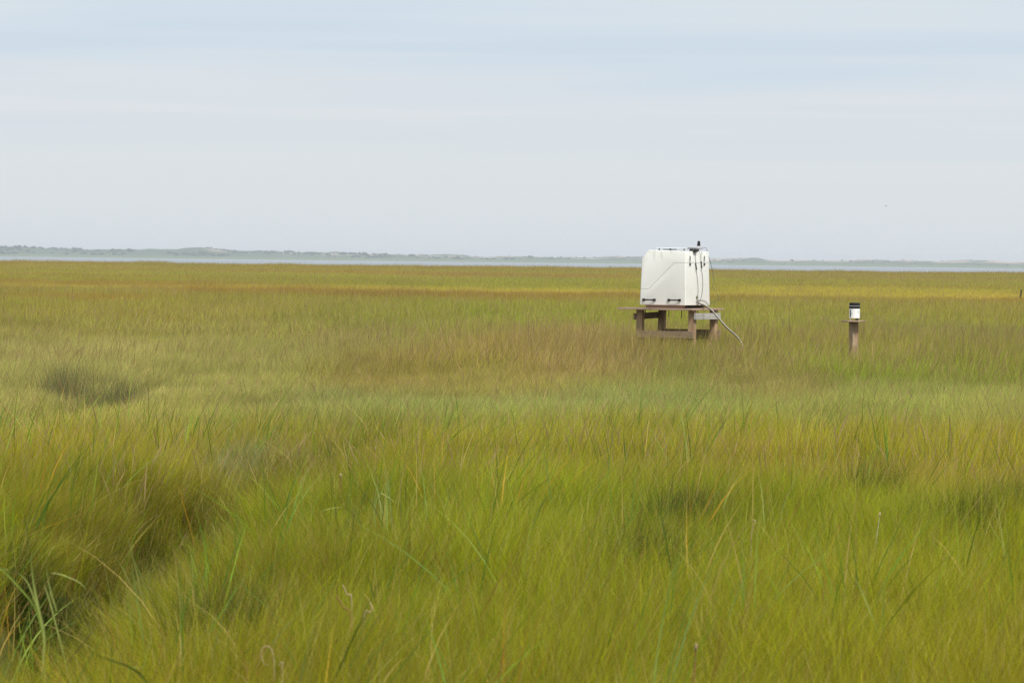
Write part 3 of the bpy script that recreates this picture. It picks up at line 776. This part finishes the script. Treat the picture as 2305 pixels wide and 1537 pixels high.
sx0, sx1 = -Lx / 2 + .135, -Lx / 2 + .515
def cutter(sign, gap):
    o_ = gap * sign
    dn = math.hypot(sx1 - sx0, zs1 - zs0); nx_, nz_ = -(zs1 - zs0) / dn * o_, (sx1 - sx0) / dn * o_
    seam = [(-1, zs0 + o_), (sx0 + nx_ * .6, zs0 + o_), (sx1 + nx_ * .6, zs1 + o_), (1, zs1 + o_)]
    far = [(1, 3 * sign), (-1, 3 * sign)]
    poly = seam + far
    m_ = MB(); n_ = len(poly)
    V_ = [(a_, -2, b_) for a_, b_ in poly] + [(a_, 2, b_) for a_, b_ in poly]
    F_ = [tuple(range(n_)), tuple(range(2 * n_ - 1, n_ - 1, -1))] + [((i + 1) % n_, i, i + n_, (i + 1) % n_ + n_) for i in range(n_)]
    me_ = bpy.data.meshes.new('c'); me_.from_pydata(V_, [], F_)
    bm = bmesh.new(); bm.from_mesh(me_); bmesh.ops.recalc_face_normals(bm, faces=bm.faces); bm.to_mesh(me_); bm.free()
    return bpy.data.objects.new('c', me_)
def carve(name, sign):
    c_ = cutter(sign, g / 2 * -1)          # keep what lies inside the cutter's opposite
    o_ = bpy.data.objects.new('tmp', full.data.copy()); sc.collection.objects.link(o_); sc.collection.objects.link(c_)
    md = o_.modifiers.new('b', 'BOOLEAN'); md.operation = 'DIFFERENCE'; md.object = c_; md.solver = 'EXACT'
    dg = bpy.context.evaluated_depsgraph_get()
    me_ = bpy.data.meshes.new_from_object(o_.evaluated_get(dg)); me_.name = name
    bpy.data.objects.remove(o_); bpy.data.objects.remove(c_)
    me_.materials.clear(); me_.materials.append(M_white)
    r_ = bpy.data.objects.new(name, me_); sc.collection.objects.link(r_); r_.parent = BX
    for p in me_.polygons: p.use_smooth = p.area < .004
    me_.set_sharp_from_angle(angle=R_(30))
    return r_
body = carve('body', 1); lid = carve('lid', -1)
# dark core added inside, set back from the skin, so no light passes the joint
mb = MB()
V_ = [(x_ * .965, sy * (Wy / 2 - ins * fr(z_) - .012), zb + .02 + (z_ - zb) * .95) for sy in (-1, 1) for x_, z_ in prof]; n_ = len(prof)
mb.add(V_, [tuple(range(n_)), tuple(range(2 * n_ - 1, n_ - 1, -1))] + [((i + 1) % n_, i, i + n_, (i + 1) % n_ + n_) for i in range(n_)])
mb.build('liner_core', M_dark, BX)
# runners under the housing
for yy, a0, a1 in ((-.36, -.27, .30), (.36, -.30, .30)):
    mb = MB(); hr = zb - .0005
    V_ = [(a0, yy - .045, 0.0005), (a1 - .022, yy - .045, .0005), (a1, yy - .045, hr), (a0, yy - .045, hr), (a0, yy + .045, .0005), (a1 - .022, yy + .045, .0005), (a1, yy + .045, hr), (a0, yy + .045, hr)]
    mb.add(V_, [(0, 1, 2, 3), (5, 4, 7, 6), (1, 5, 6, 2), (4, 0, 3, 7), (3, 2, 6, 7), (4, 5, 1, 0)])
    mb.build('runner', M_runner, BX, bevel=.002)
# carrying handles on the front
def fy(z): return -(Wy / 2 - ins * fr(z))
for px, py in ((1459.5, 674.2), (1515, 674.7)):
    z_ = zpx(px, py) - dz1; y_ = fy(z_); xc = lx(px, y_); hw = .099
    mb = MB()
    pts = [(xc - hw, 0, .019), (xc - hw * .70, -.004, .013), (xc - hw * .55, -.012, .0095), (xc, -.016, .009), (xc + hw * .55, -.012, .0095), (xc + hw * .70, -.004, .013), (xc + hw, 0, .019)]
    V_ = []; F_ = []
    for i, (a_, dy_, hh) in enumerate(pts):
        V_ += [(a_, y_ - .020 + dy_, z_ - hh), (a_, y_ - .020 + dy_, z_ + hh), (a_, y_ - .010 + dy_ * 1.0, z_ + hh), (a_, y_ - .010 + dy_ * 1.0, z_ - hh)]
    for i in range(len(pts) - 1):
        for k in range(4): F_.append((i * 4 + k, i * 4 + (k + 1) % 4, i * 4 + 4 + (k + 1) % 4, i * 4 + 4 + k))
    F_ += [(3, 2, 1, 0), tuple(len(V_) - 4 + k for k in range(4))]
    mb.add(V_, F_); hd = mb.build('handle', M_black, BX, bevel=.003)
    for s in (-1, 1):
        mb = MB(); mb.box((xc + s * (hw - .018), y_ - .005, z_), (.036, .012, .034)); mb.build('mount', M_black, hd, bevel=.002)
# toggle latches across the joint on the end face
def ex_(z): return Lx / 2 - ins * fr(z)
def ey(px, x_): return ((px - 1519) / S - x_ * math.cos(TH)) / math.sin(TH)
for px in (1548.5, 1583.5):
    z0, z1 = zpx(px, 598) - dz1, zpx(px, 574.5) - dz1; x_ = ex_((z0 + z1) / 2); y_ = ey(px, x_); hw = .026
    pl = [(-.8, 0), (.8, 0), (1, .10), (1, .45), (.7, .75), (.15, 1), (-.15, 1), (-.7, .75), (-1, .45), (-1, .10)]
    mb = MB(); n_ = len(pl)
    V_ = [(ex_(z0 + b_ * (z1 - z0)) + off, y_ + a_ * hw, z0 + b_ * (z1 - z0)) for off in (-.004, .007) for a_, b_ in pl]
    mb.add(V_, [tuple(range(n_ - 1, -1, -1)), tuple(range(n_, 2 * n_))] + [(i, (i + 1) % n_, (i + 1) % n_ + n_, i + n_) for i in range(n_)])
    la = mb.build('latch', M_steel, BX, bevel=.002)
    mb = MB(); zk = z0 + .24 * (z1 - z0); mb.box((ex_(zk) + .009, y_, z0 + .14 * (z1 - z0)), (.010, hw * 1.7, .20 * (z1 - z0))); mb.build('catch', M_rod, la, bevel=.002)
    mb = MB(); zk = z0 + .72 * (z1 - z0); mb.box((ex_(zk) + .009, y_, zk), (.008, hw * .9, .40 * (z1 - z0))); mb.build('lever', M_cable, la, bevel=.003)
# screw heads on the end face
for px, py in ((1563, 611), (1575, 609), (1588, 610), (1577, 640), (1588, 640)):
    z_ = zpx(px, py) - dz1; x_ = ex_(z_); y_ = ey(px, x_)
    mb = MB(); mb.tube([(x_ - .003, y_, z_), (x_ + .003, y_, z_)], .0075, 10); mb.build('screw', M_grey, BX)
# glass plate and wiper on the roof, seen edge on
zr0 = zt
def topz(x_): return zt - .012 * max(0, (x_ + .2) / .53)
mb = MB(); mb.box((.0, .06, zt + .030), (.46, .50, .012)); wp = mb.build('roof_window', M_clear, BX, bevel=.003)
for sx in (-.19, .19):
    for sy in (-.14, .26):
        mb = MB(); mb.tube([(sx, sy, zt - .01), (sx, sy, zt + .0245)], .012, 10); mb.build('foot', M_grey, wp)
mb = MB(); mb.box((-.03, -.13, zt + .012), (.20, .02, .010)); mb.build('wiper', M_black, BX, bevel=.002)
# antenna on its bracket above the end
ax = .31; ay = ey(1574, ax)
mb = MB(); mb.box((ax - .03, ay - .10, zt + .034), (.10, .34, .016), Matrix.Rotation(R_(-2), 3, 'X')); br = mb.build('bracket', M_grey, BX, bevel=.002)
for yy in (-.22, .02):
    mb = MB(); mb.box((ax - .04, ay + yy, zt + .010), (.03, .03, .040)); mb.build('strut', M_grey, br)
mb = MB(); mb.lathe([(.045, 0), (.046, .008), (.036, .014), (.026, .020)], 28, (ax - .02, ay, zt + .042)); an = mb.build('antenna', M_grey, BX, smooth=False)
mb = MB(); mb.lathe([(.0235, 0), (.0225, .03), (.0185, .066), (.0165, .072), (.010, .0745)], 24, (ax - .02, ay, zt + .0615)); mb.build('whip', M_black, an)
mx_ = .352; my = ey(1563, mx_)
mb = MB(); mb.box((.318, my, zt - .004), (.085, .115, .044)); mb.build('junction_module', M_black, BX, bevel=.006)
# leads
def endp(px, py, out_=.006):
    z_ = zpx(px, py) - dz1; x_ = ex_(z_) + out_; return (x_, ey(px, x_), z_)
gl = endp(1568, 669.5, .010)
def lead(pts, r, name='cable'):
    mb = MB(); mb.tube(smooth_path(pts, 7), r, 7); return mb.build(name, M_cable, BX, smooth=True)
c1 = lead([endp(1557, 565, .012), endp(1561, 571, .020), endp(1563, 582, .012), endp(1564, 600, .010), endp(1567.5, 625, .008), endp(1570, 650, .010), endp(1569, 667, .012), endp(1568, 672, .012)], .0032)
c2 = lead([endp(1569, 565, .012), endp(1573, 570, .020), endp(1576, 586, .012), endp(1578, 606, .010), endp(1581, 630, .008), endp(1581, 650, .010), endp(1578, 668, .014), endp(1572, 677, .016), endp(1568, 674, .012)], .0032)
for c_, a_, b_ in ((c1, (1563.4, 592.5), (1565.3, 606.5)), (c2, (1576.6, 588.5), (1578.4, 603))):
    p0, p1 = Vector(endp(*a_, .011)), Vector(endp(*b_, .011))
    mb = MB(); mb.tube([p0, p0.lerp(p1, .12), p0.lerp(p1, .2), p0.lerp(p1, .75), p0.lerp(p1, .82), p1], [.009, .010, .0075, .0075, .011, .010], 10); mb.build('connector', M_black, c_, smooth=False)
# antenna lead hanging clear of the far edge
yb = Wy / 2
def sidep(px, py, y_):
    return (lx(px, y_), y_, zpx(px, py) - dz1)
lead([(ax, ay + .03, zt + .05), (ax + .01, yb - .09, zt + .035), sidep(1592, 567, yb - .03), sidep(1595.5, 577, yb + .0), sidep(1601, 595, yb + .03), sidep(1606, 617, yb + .04), sidep(1608.4, 634, yb + .05),
      sidep(1605.5, 646, yb + .05), sidep(1611, 656, yb + .05), sidep(1618.3, 667, yb + .05), sidep(1618, 675, yb + .05), sidep(1607, 681, yb + .04), sidep(1598, 684.5, yb + .0),
      sidep(1594, 683.5, yb - .10), endp(1588, 678, .010), endp(1580, 675.5, .008), endp(1573, 675.5, .010), endp(1569, 674, .010)], .0032)
mb = MB(); mb.lathe([(.026, 0), (.026, .006), (.017, .009), (.017, .018)], 18); M4 = Matrix.Rotation(R_(90), 4, 'Y'); mb.v = [tuple((M4 @ Vector(v)) + Vector((gl[0] - .011, gl[1], gl[2]))) for v in mb.v]
glo = mb.build('cable_gland', noisy('gland_brass', (.10, .10, .05), (.16, .15, .09), (40, 40, 40), .6), BX)

# conduit running from the gland down into the grass
inv = Matrix.Rotation(-TH, 4, 'Z')
def wl(p): return Vector((TX, D0, dz1)) + (inv @ Vector(p))
hp = [wl(endp(1567.5, 673.5, .012)), wl(endp(1568, 678, .020)), wl(endp(1576, 682.5, .03)), at(1588, 687.5, D0 - .42), at(1602, 697.5, D0 - .52), at(1613, 710, D0 - .62), at(1624, 723, D0 - .75), at(1638, 738, D0 - .95), at(1650, 748.5, D0 - 1.15), at(1660, 758, D0 - 1.35), at(1668, 769, D0 - 1.5), at(1673, 786, D0 - 1.55), at(1675, 808, D0 - 1.6)]
hose = empty('conduit_hose', hp[-1]); tag(hose, 'pale conduit hose slanting from the white housing down into the grass', 'hose')
sp = smooth_path(hp, 8); m_ = len(sp)
mb = MB(); mb.tube([p - hp[-1] for p in sp], [.004 + .0060 * min(1, max(0, (i - 8) / 14)) - .004 * i / m_ for i in range(m_)], 9); mb.build('sleeve', M_hose, hose, smooth=True)
mb = MB(); mb.tube([p - hp[-1] + Vector((-.004, -.003, -.013)) for p in sp[4:-3]], .0045, 7); mb.build('wire', M_black, hose, smooth=True)

# ------------------------------------------------------------------ rain gauge on its post
DG = 60.0; SG = FPX / DG
def zg(py): return H - (py - hor(1924)) / SG
gx = at(1923.5, 700, DG).x
post = empty('gauge_post', (gx, DG, 0)); tag(post, 'square weathered brown post with a thin round shelf, holding the rain gauge', 'post')
shelf_z = zg(724.5)
mb = MB(); a_ = .046; MR = Matrix.Rotation(R_(28), 3, 'Z'); mb.box((0, 0, (shelf_z - .4) / 2 - .0005), (2 * a_, 2 * a_, shelf_z + .4), Matrix.Rotation(R_(-.8), 3, 'Y') @ MR)
M_post = wood('post_wood', lin((122, 98, 76)), lin((168, 140, 112)), lin((168, 152, 124)))
mb.build('post', M_post, post, bevel=.005)
mb = MB(); mb.lathe([(.150, 0), (.160, .004), (.160, .016), (.152, .019)], 40, (-.01, 0, shelf_z)); mb.v = [(v[0], v[1], v[2] + v[0] * .01) for v in mb.v]; mb.build('shelf', M_deck, post)
gauge = empty('rain_gauge', (gx, DG, shelf_z + .0195)); tag(gauge, 'white cylindrical rain gauge with black collar rings, standing on the post', 'rain gauge')
b0 = zg(716.3) - shelf_z - .0195; b1 = zg(694.3) - shelf_z - .0195; r2 = zg(689.2) - shelf_z - .0195; r3 = zg(687.6) - shelf_z - .0195; r4 = zg(681.2) - shelf_z - .0195
rr = 12.0 / SG
M_gw = mat('gauge_white', (.80, .80, .78), .4, .4)
mb = MB(); mb.lathe([(rr - .004, b0), (rr, b0 + .004), (rr, b1 - .0005)], 44); gb = mb.build('casing', M_gw, gauge, smooth=False)
mb = MB(); mb.lathe([(rr + .002, b1), (rr + .004, b1 + .004), (rr + .004, r2 - .003), (rr + .001, r2)], 44); mb.build('collar_ring', M_black, gauge)
mb = MB(); mb.lathe([(rr - .006, r2 + .0003), (rr - .006, r3 - .0003)], 44); mb.build('spacer', M_gw, gauge)
mb = MB(); mb.lathe([(rr, r3), (rr + .001, r3 + .003), (rr + .001, r4 - .004), (rr - .003, r4), (rr - .010, r4), (rr - .012, r3 + .01)], 44); mb.build('rim', M_black, gauge)
for a in (200, 290, 315):
    mb = MB(); mb.tube([((rr - .016) * math.cos(R_(a)), (rr - .016) * math.sin(R_(a)), 0), ((rr - .016) * math.cos(R_(a)), (rr - .016) * math.sin(R_(a)), b0 + .001)], .0085, 10)
    mb.build('foot', M_black if a > 210 else M_gw, gauge)
def on_case(px, py0, py1, wpx):
    """a thin print patch wrapped on the casing"""
    s = max(-.98, min(.98, (px - 1925.0) / 12.0)); a0 = math.asin(max(-.99, s - wpx / 24)); a1 = math.asin(min(.99, s + wpx / 24))
    z0_, z1_ = zg(py1) - shelf_z - .0195, zg(py0) - shelf_z - .0195; m_ = MB(); R2 = rr + .0012
    V_ = []; 
    for k in range(5):
        a = a0 + (a1 - a0) * k / 4
        V_ += [(R2 * math.sin(a), -R2 * math.cos(a), z0_), (R2 * math.sin(a), -R2 * math.cos(a), z1_)]
    m_.add(V_, [(2 * k, 2 * k + 2, 2 * k + 3, 2 * k + 1) for k in range(4)]); return m_
q = 698.2
for hgt in (2.2, 2.6, 1.8, 2.4, 2.0, 2.2):
    on_case(1915.6, q, q + hgt, 1.9).build('lettering', M_black, gb); q += hgt + .35
on_case(1918.7, 704.6, 706.4, 1.2).build('emblem', M_cable, gb)
on_case(1932.5, 701.4, 702.8, 3.0).build('name_plate', M_cable, gb)

# ------------------------------------------------------------------ far stakes and a bird
def stake(px0, py0, px1, py1, Y_, wdt, label, group=None):
    a_ = at(px0, py0, Y_); b_ = at(px1, py1, Y_)
    bot = a_ + (a_ - b_) * ((a_.z + .3) / (b_.z - a_.z))
    mb = MB(); mb.tube([Vector((0, 0, 0)), (b_ - bot) * .5, (b_ - bot) * .97, (b_ - bot)], [wdt / 2, wdt / 2, wdt / 2 * .95, wdt / 2 * .7], 9)
    o = mb.build('wooden_stake', M_stake); o.location = bot
    return tag(o, label, 'stake', group)
M_stake = noisy('dark_stake', lin((66, 62, 36)), lin((92, 84, 52)), (10, 10, 3), .9)
stake(2297.5, 666, 2299.5, 651.5, 165, .07, 'dark stump of a stake leaning in the open marsh grass')
stake(2246.5, 616, 2248, 610.5, 480, .06, 'taller thin stick standing against the water at the marsh edge')
stake(2243.5, 619, 2243, 613.5, 480, .05, 'shorter thin stick at the marsh edge beside the taller one')
bc = at(1994, 464, 420)
bird = empty('flying_bird', bc, (0, 0, R_(20))); tag(bird, 'tiny dark bird gliding in the pale sky above the marsh', 'bird')
M_bird = noisy('bird_plumage', (.10, .10, .10), (.16, .15, .15), (9, 9, 9), .8)
mb = MB(); mb.tube([(-.11, 0, .012), (-.07, 0, .004), (0, 0, 0), (.06, 0, .002), (.085, 0, .004), (.105, 0, 0)], [.006, .016, .024, .017, .013, .003], 10); mb.build('body', M_bird, bird, smooth=True)
for s in (-1, 1):
    mb = MB(); V_ = [(.045, s * .015, .010), (-.04, s * .015, .008), (.05, s * .08, .040), (-.02, s * .08, .038), (-.03, s * .17, .018)]
    V_ = V_ + [(a_, b_, c_ - .004) for a_, b_, c_ in V_]
    mb.add(V_, [(0, 1, 3, 2), (2, 3, 4), (5, 7, 8, 6), (7, 9, 8), (0, 2, 7, 5), (2, 4, 9, 7), (4, 3, 8, 9), (3, 1, 6, 8), (1, 0, 5, 6)]); mb.build('wing', M_bird, bird)
mb = MB(); mb.add([(-.10, -.008, .012), (-.10, .008, .012), (-.17, .03, .02), (-.17, -.03, .02), (-.10, -.008, .008), (-.10, .008, .008), (-.17, .03, .016), (-.17, -.03, .016)], [(0, 1, 2, 3), (7, 6, 5, 4), (0, 4, 5, 1), (2, 6, 7, 3), (1, 5, 6, 2), (3, 7, 4, 0)]); mb.build('tail', M_bird, bird)

# ------------------------------------------------------------------ single plants that stand out in the foreground
M_cg = [mat('cordgrass_leaf_' + n_, lin(c_), .65, .15) for n_, c_ in (('pale', (158, 168, 92)), ('mid', (120, 138, 56)), ('deep', (84, 106, 34)), ('yellow', (188, 150, 46)))]
def tip_depth(pts, z):
    a_, b_ = min(pts, key=lambda p: p[1]); return (H - z) * FPX / (b_ - hor(a_))
def plant(label, zt0, blades, name='cordgrass_plant', cat='grass plant', root=None, stem=None):
    """blades: (list of photograph points from root to tip, width in m, material)"""
    Y_ = tip_depth([p for bl in blades for p in bl[0]], zt0)
    r_ = at(*root, Y_); zt_ = float(terrain(np.array([r_.x]), np.array([Y_]))[0])
    e_ = empty(name, (r_.x, Y_, zt_)); tag(e_, label, cat)
    for k, (pp, wd, mt) in enumerate(blades):
        P_ = [at(a_, b_, Y_ - .03 * j + .015 * k) - Vector((r_.x, Y_, zt_)) for j, (a_, b_) in enumerate(pp)]
        if pp[0] == root:                      # carry the leaf on down to the ground in its own direction
            d_ = (P_[1] - P_[0]).normalized(); k_ = P_[0].z / max(d_.z, .5)
            f_ = P_[0] - d_ * k_; f_.z = 0; P_ = [f_] + P_
        sp_ = smooth_path(P_, 6); m_ = len(sp_)
        wv = [wd * (.55 + .45 * min(1, 3 * i / m_)) * max(.06, 1 - (i / (m_ - 1)) ** 3) for i in range(m_)]
        mb = MB(); mb.ribbon(sp_, wv, (1, .25, 0)); mb.build('leaf', mt, e_)
    if stem:
        P_ = [at(a_, b_, Y_) - Vector((r_.x, Y_, zt_)) for a_, b_ in stem]; P_[0] = Vector((0, 0, 0))
        mb = MB(); mb.tube(smooth_path(P_, 4), .0032, 7); mb.build('stem', M_cg[1], e_)
    return e_
ca_, cb_, cc_, cy_l = M_cg
plant('big pale cordgrass plant with forked arching leaves beside the dark creek', .78, [
    ([(96, 1515), (100, 1430), (88, 1370), (74, 1300), (70, 1240)], .0085, ca_),
    ([(100, 1430), (84, 1360), (76, 1310), (79, 1262)], .0065, cb_),
    ([(100, 1440), (80, 1368), (45, 1322), (0, 1276), (-25, 1258)], .0085, cb_),
    ([(92, 1390), (62, 1310), (30, 1284), (0, 1282), (-20, 1290)], .005, ca_),
    ([(128, 1375), (112, 1320), (104, 1272)], .006, ca_)], root=(96, 1515), stem=[(96, 1515), (99, 1470), (101, 1430)])
plant('bowed pale leaf arching over the dark creek hollow', .66, [([(130, 1420), (113, 1355), (101, 1312), (108, 1294), (125, 1290), (150, 1297), (178, 1310), (197, 1328)], .0065, ca_)], root=(130, 1420))
plant('broad green leaf lying low across the corner of the creek', .63, [([(345, 1560), (318, 1520), (290, 1500), (240, 1482), (195, 1462)], .008, cb_), ([(290, 1500), (310, 1502), (330, 1500)], .006, cb_)], root=(345, 1560))
plant('slender straw coloured leaf slanting beside the big cordgrass plant', .60, [([(160, 1480), (185, 1450), (215, 1410), (240, 1365)], .0045, M_straw)], root=(160, 1480))
plant('cluster of pale upright leaves with one arched over, in the soft grass', .63, [
    ([(846, 1220), (843, 1150), (845, 1115), (850, 1085)], .007, ca_), ([(862, 1210), (856, 1140), (850, 1090)], .006, ca_),
    ([(870, 1200), (873, 1120), (868, 1060)], .007, cb_), ([(872, 1190), (876, 1110), (884, 1050)], .006, cb_),
    ([(840, 1170), (852, 1113), (872, 1118), (893, 1133)], .005, ca_), ([(880, 1180), (878, 1120), (864, 1050)], .005, ca_)], root=(858, 1230))
plant('thin arched leaf bending over to the left in the soft grass', .63, [([(795, 1180), (797, 1162), (787, 1148), (765, 1142), (740, 1145), (718, 1153)], .005, ca_)], root=(795, 1180))
plant('dark green upright leaf standing alone in the soft grass', .63, [([(915, 1190), (913, 1140), (914, 1090), (917, 1058)], .007, cc_)], root=(915, 1190))
plant('pair of dark upright leaves standing above the yellow grass edge', .63, [([(1408, 1050), (1406, 1010), (1403, 965)], .009, cc_), ([(1372, 1055), (1368, 1015), (1358, 960)], .006, cc_)], root=(1400, 1060))
plant('long bowed leaf reaching to the right with a reddish tip', .63, [([(1195, 1205), (1205, 1165), (1222, 1135), (1245, 1115)], .006, ca_)], root=(1195, 1205))
plant('straight leaf leaning far to the right in the soft grass', .63, [([(1150, 1145), (1190, 1110), (1225, 1085), (1265, 1068)], .005, cb_)], root=(1150, 1145))
plant('straight slender yellow leaf across the creek bank', .50, [([(415, 1140), (408, 1115), (396, 1082)], .006, cy_l)], root=(415, 1140))
plant('bent yellow leaf above the dark end of the creek', .50, [([(608, 1072), (618, 1050), (632, 1030), (624, 1022), (612, 1018)], .008, cy_l)], root=(608, 1072))
plant('tapering leaf with pale edge leaning left over the creek mud', .60, [([(320, 1340), (306, 1280), (296, 1240), (284, 1195)], .0055, mat('olive_leaf', lin((142, 146, 74)), .6))], root=(320, 1340))
plant('deep green leaf slanting up to the right in front of dead stalks', .63, [([(750, 1535), (775, 1480), (800, 1425), (832, 1370)], .008, cc_)], root=(750, 1535))
plant('long leaf leaning left across the soft grass', .63, [([(620, 1385), (585, 1350), (550, 1320), (520, 1290)], .005, cb_)], root=(620, 1385))
plant('tall pale leaf curving up through the olive grass', .63, [([(1075, 1420), (1068, 1370), (1055, 1320), (1043, 1275)], .006, mat('light_leaf', lin((158, 156, 74)), .6))], root=(1075, 1420))
plant('broad blue green leaf standing near the white seed stalk', .63, [([(1990, 1460), (1988, 1400), (1990, 1300)], .007, cb_), ([(1985, 1440), (1965, 1390), (1940, 1330), (1920, 1290)], .006, ca_)], root=(1990, 1470))
plant('upright blue green leaves beside the shaded hollow', .63, [([(2290, 1200), (2290, 1140), (2284, 1085)], .008, cb_), ([(2278, 1210), (2286, 1150), (2296, 1090)], .006, cc_), ([(2215, 1140), (2207, 1110), (2195, 1060)], .005, cb_)], root=(2285, 1220))

def dead(label, zt0, pts, r0, mtl, nodes=(), name='dead_stalk', root=None):
    Y_ = tip_depth(pts, zt0)
    P_ = [at(a_, b_, Y_) for a_, b_ in pts]; bz = float(terrain(np.array([P_[0].x]), np.array([Y_]))[0])
    base = Vector((P_[0].x, Y_, bz)); e_ = empty(name, base); tag(e_, label, 'dead stalk')
    Q = [Vector((0, 0, 0))] + [p - base for p in P_]
    if (P_[0] - base).length < .02: Q = Q[1:]
    sp_ = smooth_path(Q, 6); m_ = len(sp_)
    mb = MB(); mb.tube(sp_, [r0 * (1 - .45 * i / m_) for i in range(m_)], 8); mb.build('stem', mtl, e_, smooth=True)
    for f_ in nodes:
        p_ = sp_[min(m_ - 2, int(f_ * (m_ - 1)))]; d_ = (sp_[min(m_ - 1, int(f_ * (m_ - 1)) + 1)] - p_).normalized()
        mb = MB(); mb.tube([p_ - d_ * .012, p_ - d_ * .004, p_ + d_ * .006, p_ + d_ * .012], [r0 * .9, r0 * 1.6, r0 * 1.4, r0 * .7], 8); mb.build('node', M_straw, e_, smooth=True)
    return e_
dead('upright brown dead stalk with two pale joints', .52, [(766, 1170), (766, 1110), (767, 1062)], .0042, M_brownstem, (.62, .98))
dead('brown stalk with a pale tip standing in the olive grass', .52, [(1562, 1537), (1564, 1490), (1567, 1448)], .0035, M_brownstem, (.99,))
dead('short white broken straw pointing up to the left', .50, [(792, 1362), (781, 1338), (772, 1316)], .0042, M_straw)
dead('hooked pale straw bent over at the tip', .50, [(818, 1400), (834, 1378), (837, 1366), (831, 1354)], .0036, M_straw)
dead('looping curl of dried pale stem', .50, [(617, 1530), (616, 1480), (608, 1457), (595, 1455), (588, 1470), (594, 1492), (606, 1496)], .0022, M_straw)
dead('small arch of dried stem beside the pale curl', .50, [(635, 1520), (638, 1495), (632, 1490), (627, 1498)], .0020, M_straw)
dead('rust brown broken stalk beside the white straw', .50, [(790, 1400), (772, 1365), (757, 1340)], .0042, M_brownstem, ())
dead('short white topped stalk in the green hollow edge', .52, [(1972, 1230), (1976, 1190), (1981, 1152)], .0032, noisy('pale_green_stem', lin((150, 160, 110)), lin((190, 186, 160)), (60, 60, 10), .8), (.99,))
dead('grey bent seed stalk curling over near the hollow', .52, [(1690, 1230), (1694, 1190), (1700, 1172), (1692, 1170)], .0030, M_straw)
dead('tiny white tipped stem above the soft grass', .52, [(842, 1030), (845, 1006)], .0030, M_brownstem, (.99,))
dead('grey brown stalk leaning left over the mauve grass', .52, [(1535, 1110), (1512, 1050), (1480, 980)], .0035, M_brownstem)

# ------------------------------------------------------------------ haze over the marsh and the sound
hm = bpy.data.materials.new('haze_air'); hm.use_nodes = True; t = hm.node_tree; t.nodes.clear()
o_ = t.nodes.new('ShaderNodeOutputMaterial'); v_ = t.nodes.new('ShaderNodeVolumePrincipled')
v_.inputs['Color'].default_value = (.89, .94, 1.0, 1); v_.inputs['Density'].default_value = 1.3e-4; v_.inputs['Anisotropy'].default_value = 0.1
t.links.new(v_.outputs[0], o_.inputs['Volume'])
hm.cycles.volume_sampling = 'DISTANCE'
mb = MB(); mb.box((0, 3300, 6.0), (7400, 7600, 16)); hz_o = mb.build('haze', hm); tag(hz_o, 'thin sea haze over the marsh', kind='stuff')
